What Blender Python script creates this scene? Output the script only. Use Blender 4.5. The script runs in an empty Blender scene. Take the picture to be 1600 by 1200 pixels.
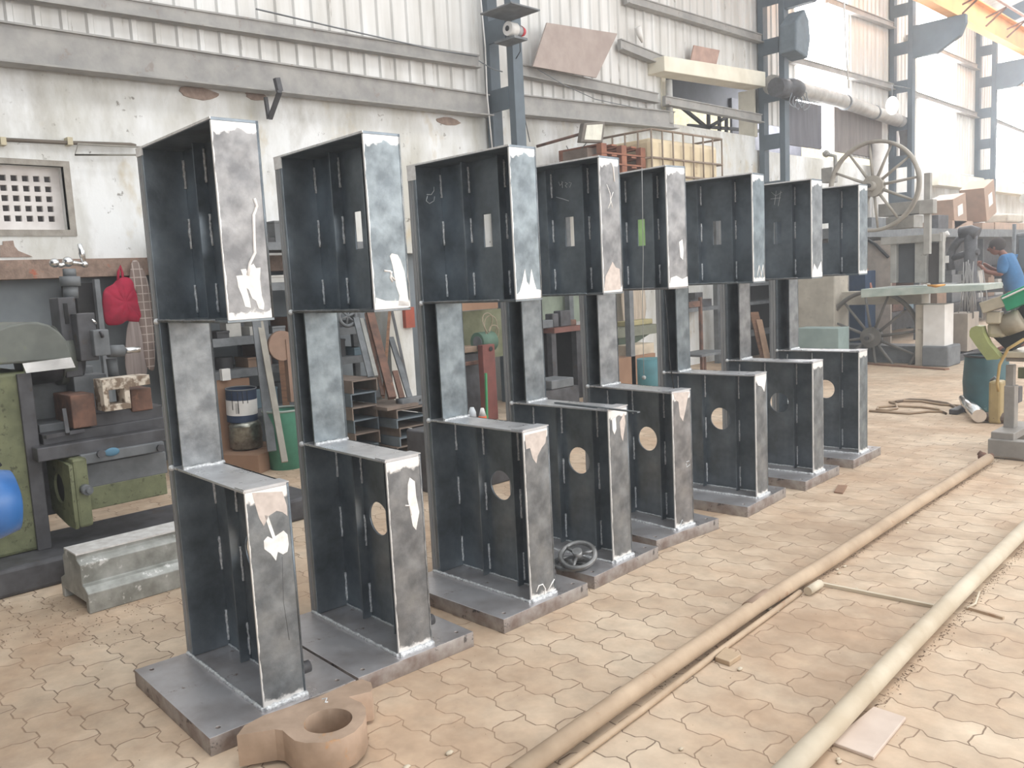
import bpy, bmesh, math, random
from mathutils import Vector, Matrix
R_ = math.radians
S = bpy.context.scene
C = S.collection
random.seed(7)
# ---------------------------------------------------------------- camera
FPX, YAW, PIT, ROL = 1326.05, 0.7948, 0.1223, -0.0508
CAM = Vector((0, 0, 1.5))
Fw = Vector((-math.sin(YAW)*math.cos(PIT), math.cos(YAW)*math.cos(PIT), -math.sin(PIT)))
Rt = Vector((math.cos(YAW), math.sin(YAW), 0)); Up = Rt.cross(Fw)
R2 = Rt*math.cos(ROL)+Up*math.sin(ROL); U2 = -Rt*math.sin(ROL)+Up*math.cos(ROL)
cd = bpy.data.cameras.new('camera'); cam = bpy.data.objects.new('camera', cd); C.objects.link(cam)
cam.matrix_world = Matrix.Translation(CAM) @ Matrix((R2, U2, -Fw)).transposed().to_4x4()
cd.sensor_width = 36; cd.lens = 36*FPX/1600; cd.clip_end = 300; cd.clip_start = .05
S.camera = cam
# ---------------------------------------------------------------- light
w = bpy.data.worlds.new('World'); S.world = w; w.use_nodes = True
w.node_tree.nodes['Background'].inputs[0].default_value = (.93, .97, 1, 1)
w.node_tree.nodes['Background'].inputs[1].default_value = 1.0
def area(name, loc, rot, sx, sy, power, col=(1, 1, 1)):
    l = bpy.data.lights.new(name, 'AREA'); l.shape = 'RECTANGLE'; l.size = sx; l.size_y = sy; l.energy = power; l.color = col
    o = bpy.data.objects.new(name, l); C.objects.link(o); o.location = loc; o.rotation_euler = rot; return o
# daylight falling through the open side of the hall and the roof lights
area('side_daylight', (9, 9, 4.5), (0, R_(68), 0), 7, 26, 1500, (1, .98, .95))
area('roof_light_daylight', (-1, 4.5, 9.3), (0, 0, 0), 3, 14, 350, (1, .98, .95))
S.view_settings.view_transform = 'Standard'; S.view_settings.look = 'None'
S.view_settings.exposure = 0.3; S.view_settings.gamma = 1
# ---------------------------------------------------------------- pixel -> world
def ray(u, v): return Fw + R2*((u-800)/FPX) - U2*((v-600)/FPX)
def AX(u, v, x): d = ray(u, v); return CAM + d*(x/d.x)
def AY(u, v, y): d = ray(u, v); return CAM + d*(y/d.y)
def AG(u, v, z=0): d = ray(u, v); return CAM + d*((z-1.5)/d.z)
# ---------------------------------------------------------------- materials
MC = {}
def mat(name, c1, c2=None, rough=.6, metal=0, scale=6, detail=5, spots=None, sscale=14, sth=.62, bump=0, bscale=60, emit=0, stretch=None, mixw=(.35, .65), alpha=None, trans=0, rvar=0):
    if name in MC: return MC[name]
    m = bpy.data.materials.new(name); m.use_nodes = True; nt = m.node_tree; N = nt.nodes; L = nt.links
    b = N['Principled BSDF']; b.inputs['Roughness'].default_value = rough; b.inputs['Metallic'].default_value = metal
    tc = N.new('ShaderNodeTexCoord'); src = tc.outputs['Object']
    if stretch:
        mp = N.new('ShaderNodeMapping'); mp.inputs['Scale'].default_value = stretch; L.new(src, mp.inputs[0]); src = mp.outputs[0]
    def noise(s, d=5, r=.6):
        n = N.new('ShaderNodeTexNoise'); n.inputs['Scale'].default_value = s; n.inputs['Detail'].default_value = d; n.inputs['Roughness'].default_value = r
        L.new(src, n.inputs['Vector']); return n.outputs[0]
    def ramp(f, a, z, ca, cz):
        r = N.new('ShaderNodeValToRGB'); r.color_ramp.elements[0].position = a; r.color_ramp.elements[1].position = z
        r.color_ramp.elements[0].color = (*ca, 1); r.color_ramp.elements[1].color = (*cz, 1); L.new(f, r.inputs[0]); return r.outputs[0]
    col = None
    if c2 is None: c2 = tuple(c*.72 for c in c1)
    n1 = noise(scale, detail); col = ramp(n1, mixw[0], mixw[1], c2, c1)
    if spots:
        mx = N.new('ShaderNodeMixRGB'); f = ramp(noise(sscale, 6, .7), sth, sth+.05, (0, 0, 0), (1, 1, 1))
        L.new(f, mx.inputs[0]); L.new(col, mx.inputs[1]); mx.inputs[2].default_value = (*spots, 1); col = mx.outputs[0]
    L.new(col, b.inputs['Base Color'])
    if rvar:
        rr = N.new('ShaderNodeMapRange'); rr.inputs[3].default_value = rough-rvar; rr.inputs[4].default_value = rough+rvar
        rr.inputs[1].default_value = .3; rr.inputs[2].default_value = .7; L.new(noise(scale*1.7, 6), rr.inputs[0]); L.new(rr.outputs[0], b.inputs['Roughness'])
    if bump:
        bp = N.new('ShaderNodeBump'); bp.inputs['Strength'].default_value = bump; bp.inputs['Distance'].default_value = .01
        L.new(noise(bscale, 4), bp.inputs['Height']); L.new(bp.outputs[0], b.inputs['Normal'])
    if emit:
        L.new(col, b.inputs['Emission Color']); b.inputs['Emission Strength'].default_value = emit
    if trans: b.inputs['Transmission Weight'].default_value = trans
    if alpha: b.inputs['Alpha'].default_value = alpha
    MC[name] = m; return m
def hexc(h):
    h = h.lstrip('#'); r = []
    for i in (0, 2, 4):
        c = int(h[i:i+2], 16)/255; r.append(c/12.92 if c <= .04045 else ((c+.055)/1.055)**2.4)
    return tuple(r)
def pm(name, h1, h2=None, **k): return mat(name, hexc(h1), hexc(h2) if h2 else None, **k)
M_ledge = mat('skylit_ledge_steel', (.72, .73, .75), (.45, .45, .47), rough=.34, metal=.6, scale=5, detail=7, rvar=.12)  # ledge colour lightened for the light it reflects from above
M_mill = mat('mill_scale_steel', (.26, .30, .335), (.14, .16, .18), rough=.4, metal=.8, scale=5, detail=7, rvar=.1, bump=.08, bscale=40)
M_mill2 = mat('weathered_plate_steel', (.29, .305, .315), (.15, .16, .17), mixw=(.36, .64), rough=.46, metal=.8, scale=10, detail=8, rvar=.1, spots=(.42, .38, .34), sscale=5, sth=.66, bump=.08)
_nt = M_mill2.node_tree; _b = _nt.nodes['Principled BSDF']; _o = _b.inputs['Base Color'].links[0].from_socket; _oi = _nt.nodes.new('ShaderNodeObjectInfo'); _r = _nt.nodes.new('ShaderNodeValToRGB')
_r.color_ramp.elements[0].color = (.88, .99, 1.04, 1); _r.color_ramp.elements[1].color = (1.08, .99, .95, 1); _m = _nt.nodes.new('ShaderNodeMixRGB'); _m.blend_type = 'MULTIPLY'; _m.inputs[0].default_value = 1
_nt.links.new(_oi.outputs['Random'], _r.inputs[0]); _nt.links.new(_o, _m.inputs[1]); _nt.links.new(_r.outputs[0], _m.inputs[2]); _nt.links.new(_m.outputs[0], _b.inputs['Base Color'])
M_back = mat('bar_steel', (.36, .37, .38), (.25, .255, .26), rough=.5, metal=.35, scale=7, stretch=(1, 1, .3))
M_base = mat('base_plate_steel', (.62, .61, .63), (.42, .385, .38), rough=.36, metal=.7, scale=4, detail=7, rvar=.1, spots=(.2, .13, .1), sscale=6, sth=.66)
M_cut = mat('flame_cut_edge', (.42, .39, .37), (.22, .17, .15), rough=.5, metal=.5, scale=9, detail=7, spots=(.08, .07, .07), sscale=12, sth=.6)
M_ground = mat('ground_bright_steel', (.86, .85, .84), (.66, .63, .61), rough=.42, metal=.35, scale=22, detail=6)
M_weld = mat('weld_metal', (.85, .87, .88), (.5, .51, .53), rough=.4, metal=.6, scale=90, detail=3, bump=.6, bscale=150)
M_patch = mat('white_putty_patch', (.9, .88, .86), (.72, .68, .65), rough=.7, scale=30)
M_patchb = mat('beige_putty_patch', (.62, .54, .49), (.5, .43, .39), rough=.7, scale=30)
M_chalk = mat('chalk', (.75, .78, .8), (.6, .63, .66), rough=.9, scale=60)
M_girder = pm('dusty_grey_girder', '#a19e9a', '#8b8987', rough=.75, scale=5, spots=hexc('#8b837d'), sscale=8, bump=.1)
M_col = pm('blue_grey_steel_paint', '#5f6a73', '#525c64', rough=.6, scale=3)
M_dark = pm('dark_and_shade', '#2c2b2c', '#201f20', rough=.8)  # serves dark parts and also the pieces that paint in shade
M_rust = pm('rusty_steel', '#7a5a4c', '#55423a', rough=.8, scale=12, spots=hexc('#8a6652'))
M_brown = pm('cardboard', '#94755f', '#866854', rough=.9, scale=4)
M_wood = pm('raw_wood', '#8d6a52', '#6d503e', rough=.8, scale=6, stretch=(1, 1, 8))
M_grey = pm('workshop_grey_paint', '#74777a', '#5c5f62', rough=.6, scale=8)
M_greyd = pm('oily_grey_iron', '#56565a', '#3b3a3c', rough=.55, scale=8, spots=hexc('#4a4039'), sscale=7)
M_green = pm('worn_green_paint', '#777b5c', '#5f6349', rough=.6, scale=9, spots=hexc('#4b4c36'), sscale=22, sth=.58, bump=.1)
M_greeng = pm('grey_green_paint', '#72766f', '#5f625d', rough=.5, scale=6, spots=hexc('#747a5e'), sscale=3)
M_beige = pm('beige_machine_paint', '#bab3a6', '#a39c90', rough=.6, scale=5, spots=hexc('#8f877c'), sscale=9)
M_white = pm('white_paint', '#e0dedb', '#cfccc8', rough=.6)
M_chrome = mat('bright_metal', (.8, .8, .8), (.6, .6, .6), rough=.22, metal=1, scale=8)
M_black = pm('black_rubber', '#232325', '#1a1a1c', rough=.6)
M_red = pm('red_cloth', '#b32846', '#951f3a', rough=.85, scale=10)
# plaster wall: whitewash with stains and bare patches
def plaster():
    m = bpy.data.materials.new('stained_whitewash'); m.use_nodes = True; nt = m.node_tree; N = nt.nodes; L = nt.links; b = N['Principled BSDF']
    b.inputs['Roughness'].default_value = .9
    tc = N.new('ShaderNodeTexCoord')
    def nz(sc, s, d=6):
        mp = N.new('ShaderNodeMapping'); mp.inputs['Scale'].default_value = sc; L.new(tc.outputs['Object'], mp.inputs[0])
        n = N.new('ShaderNodeTexNoise'); n.inputs['Scale'].default_value = s; n.inputs['Detail'].default_value = d; n.inputs['Roughness'].default_value = .65
        L.new(mp.outputs[0], n.inputs[0]); return n.outputs[0]
    def rp(f, a, z, ca, cz):
        r = N.new('ShaderNodeValToRGB'); r.color_ramp.elements[0].position = a; r.color_ramp.elements[1].position = z
        r.color_ramp.elements[0].color = (*ca, 1); r.color_ramp.elements[1].color = (*cz, 1); L.new(f, r.inputs[0]); return r.outputs[0]
    def mix(f, a, bb):
        x = N.new('ShaderNodeMixRGB'); L.new(f, x.inputs[0])
        if isinstance(a, tuple): x.inputs[1].default_value = (*a, 1)
        else: L.new(a, x.inputs[1])
        if isinstance(bb, tuple): x.inputs[2].default_value = (*bb, 1)
        else: L.new(bb, x.inputs[2])
        return x.outputs[0]
    base = rp(nz((1, 1, .35), 1.6), .38, .62, hexc('#c3c1b9'), hexc('#e6e7e7'))
    st = rp(nz((1, 1.1, .55), 2.2, 9), .5, .68, (0, 0, 0), (.6, .6, .6))
    col = mix(st, base, hexc('#a9a59c'))
    ye = rp(nz((1, 1, .6), 2.3, 5), .58, .72, (0, 0, 0), (.6, .6, .6))
    col = mix(ye, col, hexc('#bfae8c'))
    sp = rp(nz((1, 1, 1), 11, 8), .64, .70, (0, 0, 0), (.8, .8, .8))
    col = mix(sp, col, hexc('#6e675f'))
    L.new(col, b.inputs['Base Color'])
    bp = N.new('ShaderNodeBump'); bp.inputs['Strength'].default_value = .3; bp.inputs['Distance'].default_value = .02; L.new(nz((1, 1, 1), 6, 8), bp.inputs['Height']); L.new(bp.outputs[0], b.inputs['Normal'])
    return m
M_plaster = plaster()
M_sheet = mat('dusty_corrugated_sheet', hexc('#dedddb'), hexc('#c3c0bb'), rough=.55, metal=.1, scale=1.3, detail=7, stretch=(1, 3, .35), spots=hexc('#9c958d'), sscale=5, sth=.64)
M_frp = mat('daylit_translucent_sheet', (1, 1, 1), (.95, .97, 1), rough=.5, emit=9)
def paver():
    m = bpy.data.materials.new('zigzag_concrete_pavers'); m.use_nodes = True; nt = m.node_tree; N = nt.nodes; L = nt.links; b = N['Principled BSDF']
    b.inputs['Roughness'].default_value = .8
    tc = N.new('ShaderNodeTexCoord'); sp = N.new('ShaderNodeSeparateXYZ'); L.new(tc.outputs['Object'], sp.inputs[0])
    def mth(op, a, bb=None, c=None):
        n = N.new('ShaderNodeMath'); n.operation = op
        for i, q in enumerate((a, bb, c)):
            if q is None: continue
            if isinstance(q, (int, float)): n.inputs[i].default_value = q
            else: L.new(q, n.inputs[i])
        return n.outputs[0]
    x = mth('ADD', sp.outputs[0], .05+30); y = mth('ADD', sp.outputs[1], .01+30)
    zx = mth('PINGPONG', mth('ADD', x, .02), .075)       # triangle 0...0.075
    zy = mth('PINGPONG', mth('ADD', y, .03), .075)
    # clipped triangle gives the stepped, wavy edge
    def clip(t): return mth('MAXIMUM', mth('MINIMUM', mth('SUBTRACT', t, .0375), .012), -.012)
    y2 = mth('ADD', y, clip(zx)); x2 = mth('ADD', x, mth('MULTIPLY', clip(zy), .8))
    cb = N.new('ShaderNodeCombineXYZ'); L.new(x2, cb.inputs[0]); L.new(y2, cb.inputs[1])
    dn = N.new('ShaderNodeTexNoise'); dn.inputs['Scale'].default_value = 9; dn.inputs['Detail'].default_value = 3; L.new(tc.outputs['Object'], dn.inputs[0])
    vs = N.new('ShaderNodeVectorMath'); vs.operation = 'MULTIPLY_ADD'; L.new(dn.outputs['Color'], vs.inputs[0]); vs.inputs[1].default_value = (.02, .02, 0); L.new(cb.outputs[0], vs.inputs[2])
    br = N.new('ShaderNodeTexBrick'); br.inputs['Scale'].default_value = 1; br.inputs['Brick Width'].default_value = .3; br.inputs['Row Height'].default_value = .15
    br.inputs['Mortar Size'].default_value = .0036; br.inputs['Mortar Smooth'].default_value = .6; br.inputs['Bias'].default_value = 0
    br.inputs['Color1'].default_value = (*hexc('#d2bfa8'), 1); br.inputs['Color2'].default_value = (*hexc('#c0ab94'), 1); br.inputs['Mortar'].default_value = (*hexc('#7d6a5a'), 1)
    L.new(vs.outputs[0], br.inputs[0])
    def nz(s, d, a, z, ca, cz):
        n = N.new('ShaderNodeTexNoise'); n.inputs['Scale'].default_value = s; n.inputs['Detail'].default_value = d; n.inputs['Roughness'].default_value = .65; L.new(tc.outputs['Object'], n.inputs[0])
        r = N.new('ShaderNodeValToRGB'); r.color_ramp.elements[0].position = a; r.color_ramp.elements[1].position = z
        r.color_ramp.elements[0].color = (*ca, 1); r.color_ramp.elements[1].color = (*cz, 1); L.new(n.outputs[0], r.inputs[0]); return r.outputs[0], n.outputs[0]
    def mix(ty, f, a, bb):
        q = N.new('ShaderNodeMixRGB'); q.blend_type = ty
        if isinstance(f, float): q.inputs[0].default_value = f
        else: L.new(f, q.inputs[0])
        L.new(a, q.inputs[1])
        if isinstance(bb, tuple): q.inputs[2].default_value = (*bb, 1)
        else: L.new(bb, q.inputs[2])
        return q.outputs[0]
    d1, _ = nz(1.1, 6, .42, .62, (0, 0, 0), (.7, .7, .7))
    col = mix('MIX', d1, br.outputs[0], hexc('#b3957a'))
    d2, n2 = nz(7, 8, .3, .75, (.74, .74, .74), (1.12, 1.12, 1.12))
    col = mix('MULTIPLY', 1.0, col, d2)
    d3, _ = nz(.8, 5, .5, .66, (0, 0, 0), (.6, .6, .6))
    col = mix('MIX', d3, col, hexc('#937a63'))
    L.new(col, b.inputs['Base Color'])
    h = mth('SUBTRACT', mth('MULTIPLY', n2, .25), br.outputs['Fac'])
    bp = N.new('ShaderNodeBump'); bp.inputs['Strength'].default_value = .5; bp.inputs['Distance'].default_value = .006; L.new(h, bp.inputs['Height']); L.new(bp.outputs[0], b.inputs['Normal'])
    return m
M_floor = paver()
# ---------------------------------------------------------------- mesh helpers
class MB:
    def __init__(s): s.v = []; s.f = []; s.smooth = []
    def add(s, vs, fs, sm=False, M=None):
        o = len(s.v)
        for p in vs:
            p = Vector(p); s.v.append(tuple(M @ p if M else p))
        for f in fs: s.f.append([o+i for i in f]); s.smooth.append(sm)
        return s
    def box(s, x0, x1, y0, y1, z0, z1, M=None):
        vs = [(x, y, z) for x in (x0, x1) for y in (y0, y1) for z in (z0, z1)]
        return s.add(vs, [(0, 1, 3, 2), (4, 6, 7, 5), (0, 4, 5, 1), (2, 3, 7, 6), (0, 2, 6, 4), (1, 5, 7, 3)], M=M)
    def bar(s, a, b, w, h, up=(0, 0, 1)):
        a = Vector(a); b = Vector(b); d = (b-a).normalized(); u = Vector(up)
        if abs(d.dot(u)) > .98: u = Vector((1, 0, 0))
        r = d.cross(u).normalized(); u = r.cross(d)
        vs = [p + r*(i*w/2) + u*(j*h/2) for p in (a, b) for i, j in ((-1, -1), (1, -1), (1, 1), (-1, 1))]
        return s.add(vs, [(3, 2, 1, 0), (4, 5, 6, 7), (0, 1, 5, 4), (1, 2, 6, 5), (2, 3, 7, 6), (3, 0, 4, 7)])
    def tube(s, pts, r, n=12, cap=True, closed=False):
        pts = [Vector(p) for p in pts]; rs = r if isinstance(r, (list, tuple)) else [r]*len(pts)
        ref = None; rings = []
        for i, p in enumerate(pts):
            if closed: d = pts[(i+1) % len(pts)]-pts[i-1]
            else: d = pts[min(i+1, len(pts)-1)]-pts[max(i-1, 0)]
            d.normalize()
            if ref is None: ref = Vector((0, 0, 1)) if abs(d.z) < .9 else Vector((1, 0, 0))
            a = (ref - d*ref.dot(d)).normalized(); ref = a; b = d.cross(a)
            rings.append([p + (a*math.cos(t)+b*math.sin(t))*rs[i] for t in [2*math.pi*k/n for k in range(n)]])
        vs = [q for rg in rings for q in rg]; fs = []
        m = len(pts); rng = m if closed else m-1
        for i in range(rng):
            j = (i+1) % m
            for k in range(n): fs.append((i*n+k, i*n+(k+1) % n, j*n+(k+1) % n, j*n+k))
        s.add(vs, fs, True)
        if cap and not closed: s.add(rings[0], [tuple(range(n))[::-1]]); s.add(rings[-1], [tuple(range(n))])
        return s
    def lathe(s, prof, M=None, n=32, arc=None):       # prof: (r, z) about local z
        fs = []; vs = []; m = len(prof)
        for k in range(n):
            t = 2*math.pi*k/n
            for r, z in prof: vs.append((r*math.cos(t), r*math.sin(t), z))
        for k in range(n):
            k2 = (k+1) % n
            for i in range(m-1): fs.append((k*m+i, k2*m+i, k2*m+i+1, k*m+i+1))
        s.add(vs, fs, True, M)
        return s
    def prism(s, poly, h, M=None):                       # simple polygon in xy, extruded +z
        n = len(poly); vs = [(x, y, 0) for x, y in poly]+[(x, y, h) for x, y in poly]
        fs = [tuple(range(n))[::-1], tuple(range(n, 2*n))]+[(i, (i+1) % n, n+(i+1) % n, n+i) for i in range(n)]
        return s.add(vs, fs, M=M)
    def sphere(s, c, r, sc=(1, 1, 1), n=16, m=10, M=None):
        vs = []; fs = []
        for j in range(m+1):
            a = math.pi*j/m
            for k in range(n): t = 2*math.pi*k/n; vs.append((c[0]+r*sc[0]*math.sin(a)*math.cos(t), c[1]+r*sc[1]*math.sin(a)*math.sin(t), c[2]+r*sc[2]*math.cos(a)))
        for j in range(m):
            for k in range(n): fs.append((j*n+k, (j+1)*n+k, (j+1)*n+(k+1) % n, j*n+(k+1) % n))
        return s.add(vs, fs, True, M)
    def build(s, name, m, parent=None, bevel=0, fix=True):
        me = bpy.data.meshes.new(name); me.from_pydata(s.v, [], s.f)
        if any(s.smooth): me.polygons.foreach_set('use_smooth', s.smooth)
        if fix:
            bm = bmesh.new(); bm.from_mesh(me); bmesh.ops.remove_doubles(bm, verts=bm.verts, dist=1e-5)
            bmesh.ops.recalc_face_normals(bm, faces=bm.faces); bm.to_mesh(me); bm.free()
        me.update(); me.materials.append(m); o = bpy.data.objects.new(name, me); C.objects.link(o)
        if parent: o.parent = parent
        if bevel:
            md = o.modifiers.new('bevel', 'BEVEL'); md.width = bevel; md.segments = 2; md.limit_method = 'ANGLE'
        return o
def plate(name, outer, holes, h, m, parent=None, M=None, bevel=0):
    """2-D outline with real holes, extruded to thickness h; returns a mesh object."""
    cu = bpy.data.curves.new(name, 'CURVE'); cu.dimensions = '2D'; cu.fill_mode = 'BOTH'; cu.extrude = h/2
    for poly in [outer]+list(holes):
        sp = cu.splines.new('POLY'); sp.points.add(len(poly)-1); sp.use_cyclic_u = True
        for i, (x, y) in enumerate(poly): sp.points[i].co = (x, y, 0, 1)
    t = bpy.data.objects.new('tmp', cu); me = bpy.data.meshes.new_from_object(t); bpy.data.objects.remove(t); bpy.data.curves.remove(cu)
    me.transform(Matrix.Translation((0, 0, h/2)))
    if M: me.transform(M)
    bm = bmesh.new(); bm.from_mesh(me); bmesh.ops.remove_doubles(bm, verts=bm.verts, dist=1e-5); bmesh.ops.recalc_face_normals(bm, faces=bm.faces); bm.to_mesh(me); bm.free()
    me.name = name; me.materials.clear(); me.materials.append(m); o = bpy.data.objects.new(name, me); C.objects.link(o); o.parent = parent
    if bevel:
        md = o.modifiers.new('bevel', 'BEVEL'); md.width = bevel; md.segments = 2; md.limit_method = 'ANGLE'
    return o
def circ(cx, cy, r, n=40): return [(cx+r*math.cos(2*math.pi*k/n), cy+r*math.sin(2*math.pi*k/n)) for k in range(n)]
def rect(x0, x1, y0, y1): return [(x0, y0), (x1, y0), (x1, y1), (x0, y1)]
XZ = Matrix(((1, 0, 0, 0), (0, 0, 1, 0), (0, 1, 0, 0), (0, 0, 0, 1)))      # plate xy -> world xz, thickness along +y
YZ = Matrix(((0, 0, 1, 0), (1, 0, 0, 0), (0, 1, 0, 0), (0, 0, 0, 1)))      # plate xy -> world yz, thickness along +x
def tag(o, label, cat, group=None):
    o['label'] = label; o['category'] = cat
    if group: o['group'] = group
    return o
def thing(name, label, cat, loc=(0, 0, 0), rz=0, group=None):
    o = bpy.data.objects.new(name, None); C.objects.link(o); o.empty_display_size = .1; o.location = loc; o.rotation_euler = (0, 0, rz)
    return tag(o, label, cat, group)
def struct(name, mb, m):
    o = mb.build(name, m); o['kind'] = 'structure'; return o
def lab(o, s): o['label'] = s; return o
def xb(mb, u0, v0, u1, v1, x, d, z0=None):
    """box whose +x face lies on plane x and covers the pixel rectangle; it is d deep behind that face"""
    um, vm = (u0+u1)/2, (v0+v1)/2
    ya = AX(u0, vm, x).y; yb = AX(u1, vm, x).y; zb = AX(um, v1, x).z if z0 is None else z0; zt = AX(um, v0, x).z
    mb.box(x-d, x, ya, yb, zb, zt); return (ya, yb, zb, zt)
def yb_(mb, u0, v0, u1, v1, y, d, z0=None):
    """box whose -y face lies on plane y; d deep behind it"""
    um, vm = (u0+u1)/2, (v0+v1)/2
    xa = AY(u0, vm, y).x; xb2 = AY(u1, vm, y).x; zb = AY(um, v1, y).z if z0 is None else z0; zt = AY(um, v0, y).z
    mb.box(xa, xb2, y, y+d, zb, zt); return (xa, xb2, zb, zt)
# thin scattering haze, added to veil far objects and lift dark tones
vm = bpy.data.materials.new('veiling_haze'); vm.use_nodes = True; vn = vm.node_tree; vn.nodes.clear()
vo = vn.nodes.new('ShaderNodeOutputMaterial'); vs_ = vn.nodes.new('ShaderNodeVolumeScatter'); vs_.inputs['Density'].default_value = .009; vs_.inputs['Color'].default_value = (.97, .98, 1, 1); vs_.inputs['Anisotropy'].default_value = .3
vn.links.new(vs_.outputs[0], vo.inputs['Volume'])
hz = MB().box(-7.55, 8.5, -4.9, 59, .001, 9.1).build('hall_haze', vm); hz['kind'] = 'stuff'; hz['label'] = 'thin added haze veiling the whole hall'; hz['category'] = 'haze'
#===BODY===
# ================================================================ SETTING
struct('floor', MB().box(-16, 9, -5, 60, -.1, 0), M_floor)
WX = -7.6
COLS = [1.0, 7.3, 13.72, 19.3, 24.9, 30.5, 36.1, 41.7, 47.3]
# masonry wall in bays (window_1 opening, canopy opening in bay 2, doorway-like gap in bay 3)
wl = MB()
GZ0, GZ1, GY0, GY1 = 2.09, 2.60, 1.72, 2.44            # window_1 opening
wl.box(WX-.25, WX, -5, GY0, 1.85, 3.75).box(WX-.25, WX, GY0, GY1, 1.85, GZ0).box(WX-.25, WX, GY0, GY1, GZ1, 3.75).box(WX-.25, WX, GY1, 7.3, 1.85, 3.75)
wl.box(WX-.25, WX, 7.3, 10.95, 0, 3.75)
CY0, CY1 = 11.0, 13.55
wl.box(WX-.25, WX, CY0-.05, CY1+.05, 0, 3.72)
wl.box(WX-.25, WX, CY1+.05, 19.3, 0, 3.5).box(WX-.25, WX, 19.3, 60, 0, 3.6)
wl.box(-7.95, -7.85, -5, 7.3, 0, 1.85)
o = struct('wall_left', wl, M_plaster)
# recessed dado below the lintel: grey-blue limewash
struct('wall_left', MB().box(-7.85, -7.8, -5, 7.3, 0, 1.85), pm('grey_blue_limewash', '#8b9297', '#777d82', rough=.9, scale=2, spots=hexc('#5f6263'), sscale=12, sth=.66))
struct('trim_1', MB().box(-7.85, WX+.07, -5, 5.2, 1.70, 1.85), pm('chipped_concrete_lintel', '#9c8577', '#7c6a5f', rough=.9, scale=14, spots=hexc('#a9644f'), sscale=6, bump=.5))
# peeled brick patches on the plaster
def blob(cy, cz, ry, rz, n, seed, jag=.25):
    r = random.Random(seed); return [(cy+ry*math.cos(2*math.pi*k/n)*(1-jag*r.random()), cz+rz*math.sin(2*math.pi*k/n)*(1-jag*r.random())) for k in range(n)]
M_bare = pm('bare_brick_patch', '#a38f83', '#8d7a70', rough=.9, scale=20, bump=.4)
a = AX(310, 143, WX); mb = MB()
for (u, v, ru, rv) in ((310, 146, .22, .06), (400, 150, .12, .05), (700, 190, .2, .05)):
    c = AX(u, v, WX); mb.prism(blob(c.y, c.z, ru, rv, 18, u), .012, Matrix.Translation((WX, 0, 0)) @ YZ)
q = [AX(u, v, WX) for u, v in ((0, 402), (0, 383), (4, 383), (4, 377), (20, 376), (22, 385), (28, 392), (38, 396), (50, 401))]
mb.prism([(p.y, p.z) for p in q], .012, Matrix.Translation((WX, 0, 0)) @ YZ)
struct('wall_left', mb, M_bare)
# corrugated sheet cladding
def sheet(y0, y1, z0, z1, m=M_sheet, x=WX+.02, name='wall_left', pitch=.2):
    mb = MB(); ys = []; y = y0
    while y < y1-1e-6:
        for dy, dx in ((0, 0), (.13, 0), (.145, .025), (.185, .025)):
            if y+dy <= y1: ys.append((y+dy, dx))
        y += pitch
    ys.append((y1, 0)); vs = []; fs = []
    for (yy, dx) in ys: vs += [(x+dx, yy, z0), (x+dx, yy, z1), (x+dx-.008, yy, z0), (x+dx-.008, yy, z1)]
    for i in range(len(ys)-1):
        a, b = 4*i, 4*i+4; fs += [(a, b, b+1, a+1), (a+2, a+3, b+3, b+2), (a, a+2, b+2, b), (a+1, b+1, b+3, a+3)]
    mb.add(vs, fs)
    o = mb.build(name, m, fix=False); o['kind'] = 'structure'; return o
TOP = 7.6
sheet(-5, 2.95, 3.60, TOP); sheet(2.95, 7.3, 3.62, TOP, x=WX+.035)
sheet(7.3, 10.7, 3.70, TOP); sheet(10.7, 13.6, 4.52, TOP)
BR = [(15.0, 17.2), (20.9, 23.3), (26.6, 29.2), (32.3, 34.8), (38, 40.5), (43.6, 46)]  # bright wall sheets, widened to suggest the glow around them
y = 13.6
for (a, b) in BR:
    z0 = 3.95 if a < 18 else 3.62
    sheet(y, a, z0, TOP); sheet(a, b, z0, TOP, m=M_frp); y = b
sheet(y, 60, 3.62, TOP)
# end wall and roof
struct('wall_back', MB().box(-16, 9, 60, 60.2, 0, 13), M_sheet)
struct('wall_front', MB().box(-7.6, 4, -5.2, -5, 0, 7.6), pm('shaded_front_wall', '#4a4d52', '#3c3e42', rough=.8))  # unseen wall behind the camera, added dark to keep near sides dim
rf = MB()
for i in range(24):
    y0 = 14+2*i; rf.box(0, 8.4, 0, 2.0, 0, .03, Matrix.Translation((WX, y0, TOP)) @ Matrix.Rotation(R_(-14), 4, 'Y'))
struct('ceiling', rf, M_sheet)
for y0 in (18, 24, 30, 36, 42):
    o = MB().box(1.3, 8.0, 0, 2.6, -.05, -.02, Matrix.Translation((WX, y0+1, TOP)) @ Matrix.Rotation(R_(-14), 4, 'Y')).build('ceiling', M_frp); o['kind'] = 'structure'
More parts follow.
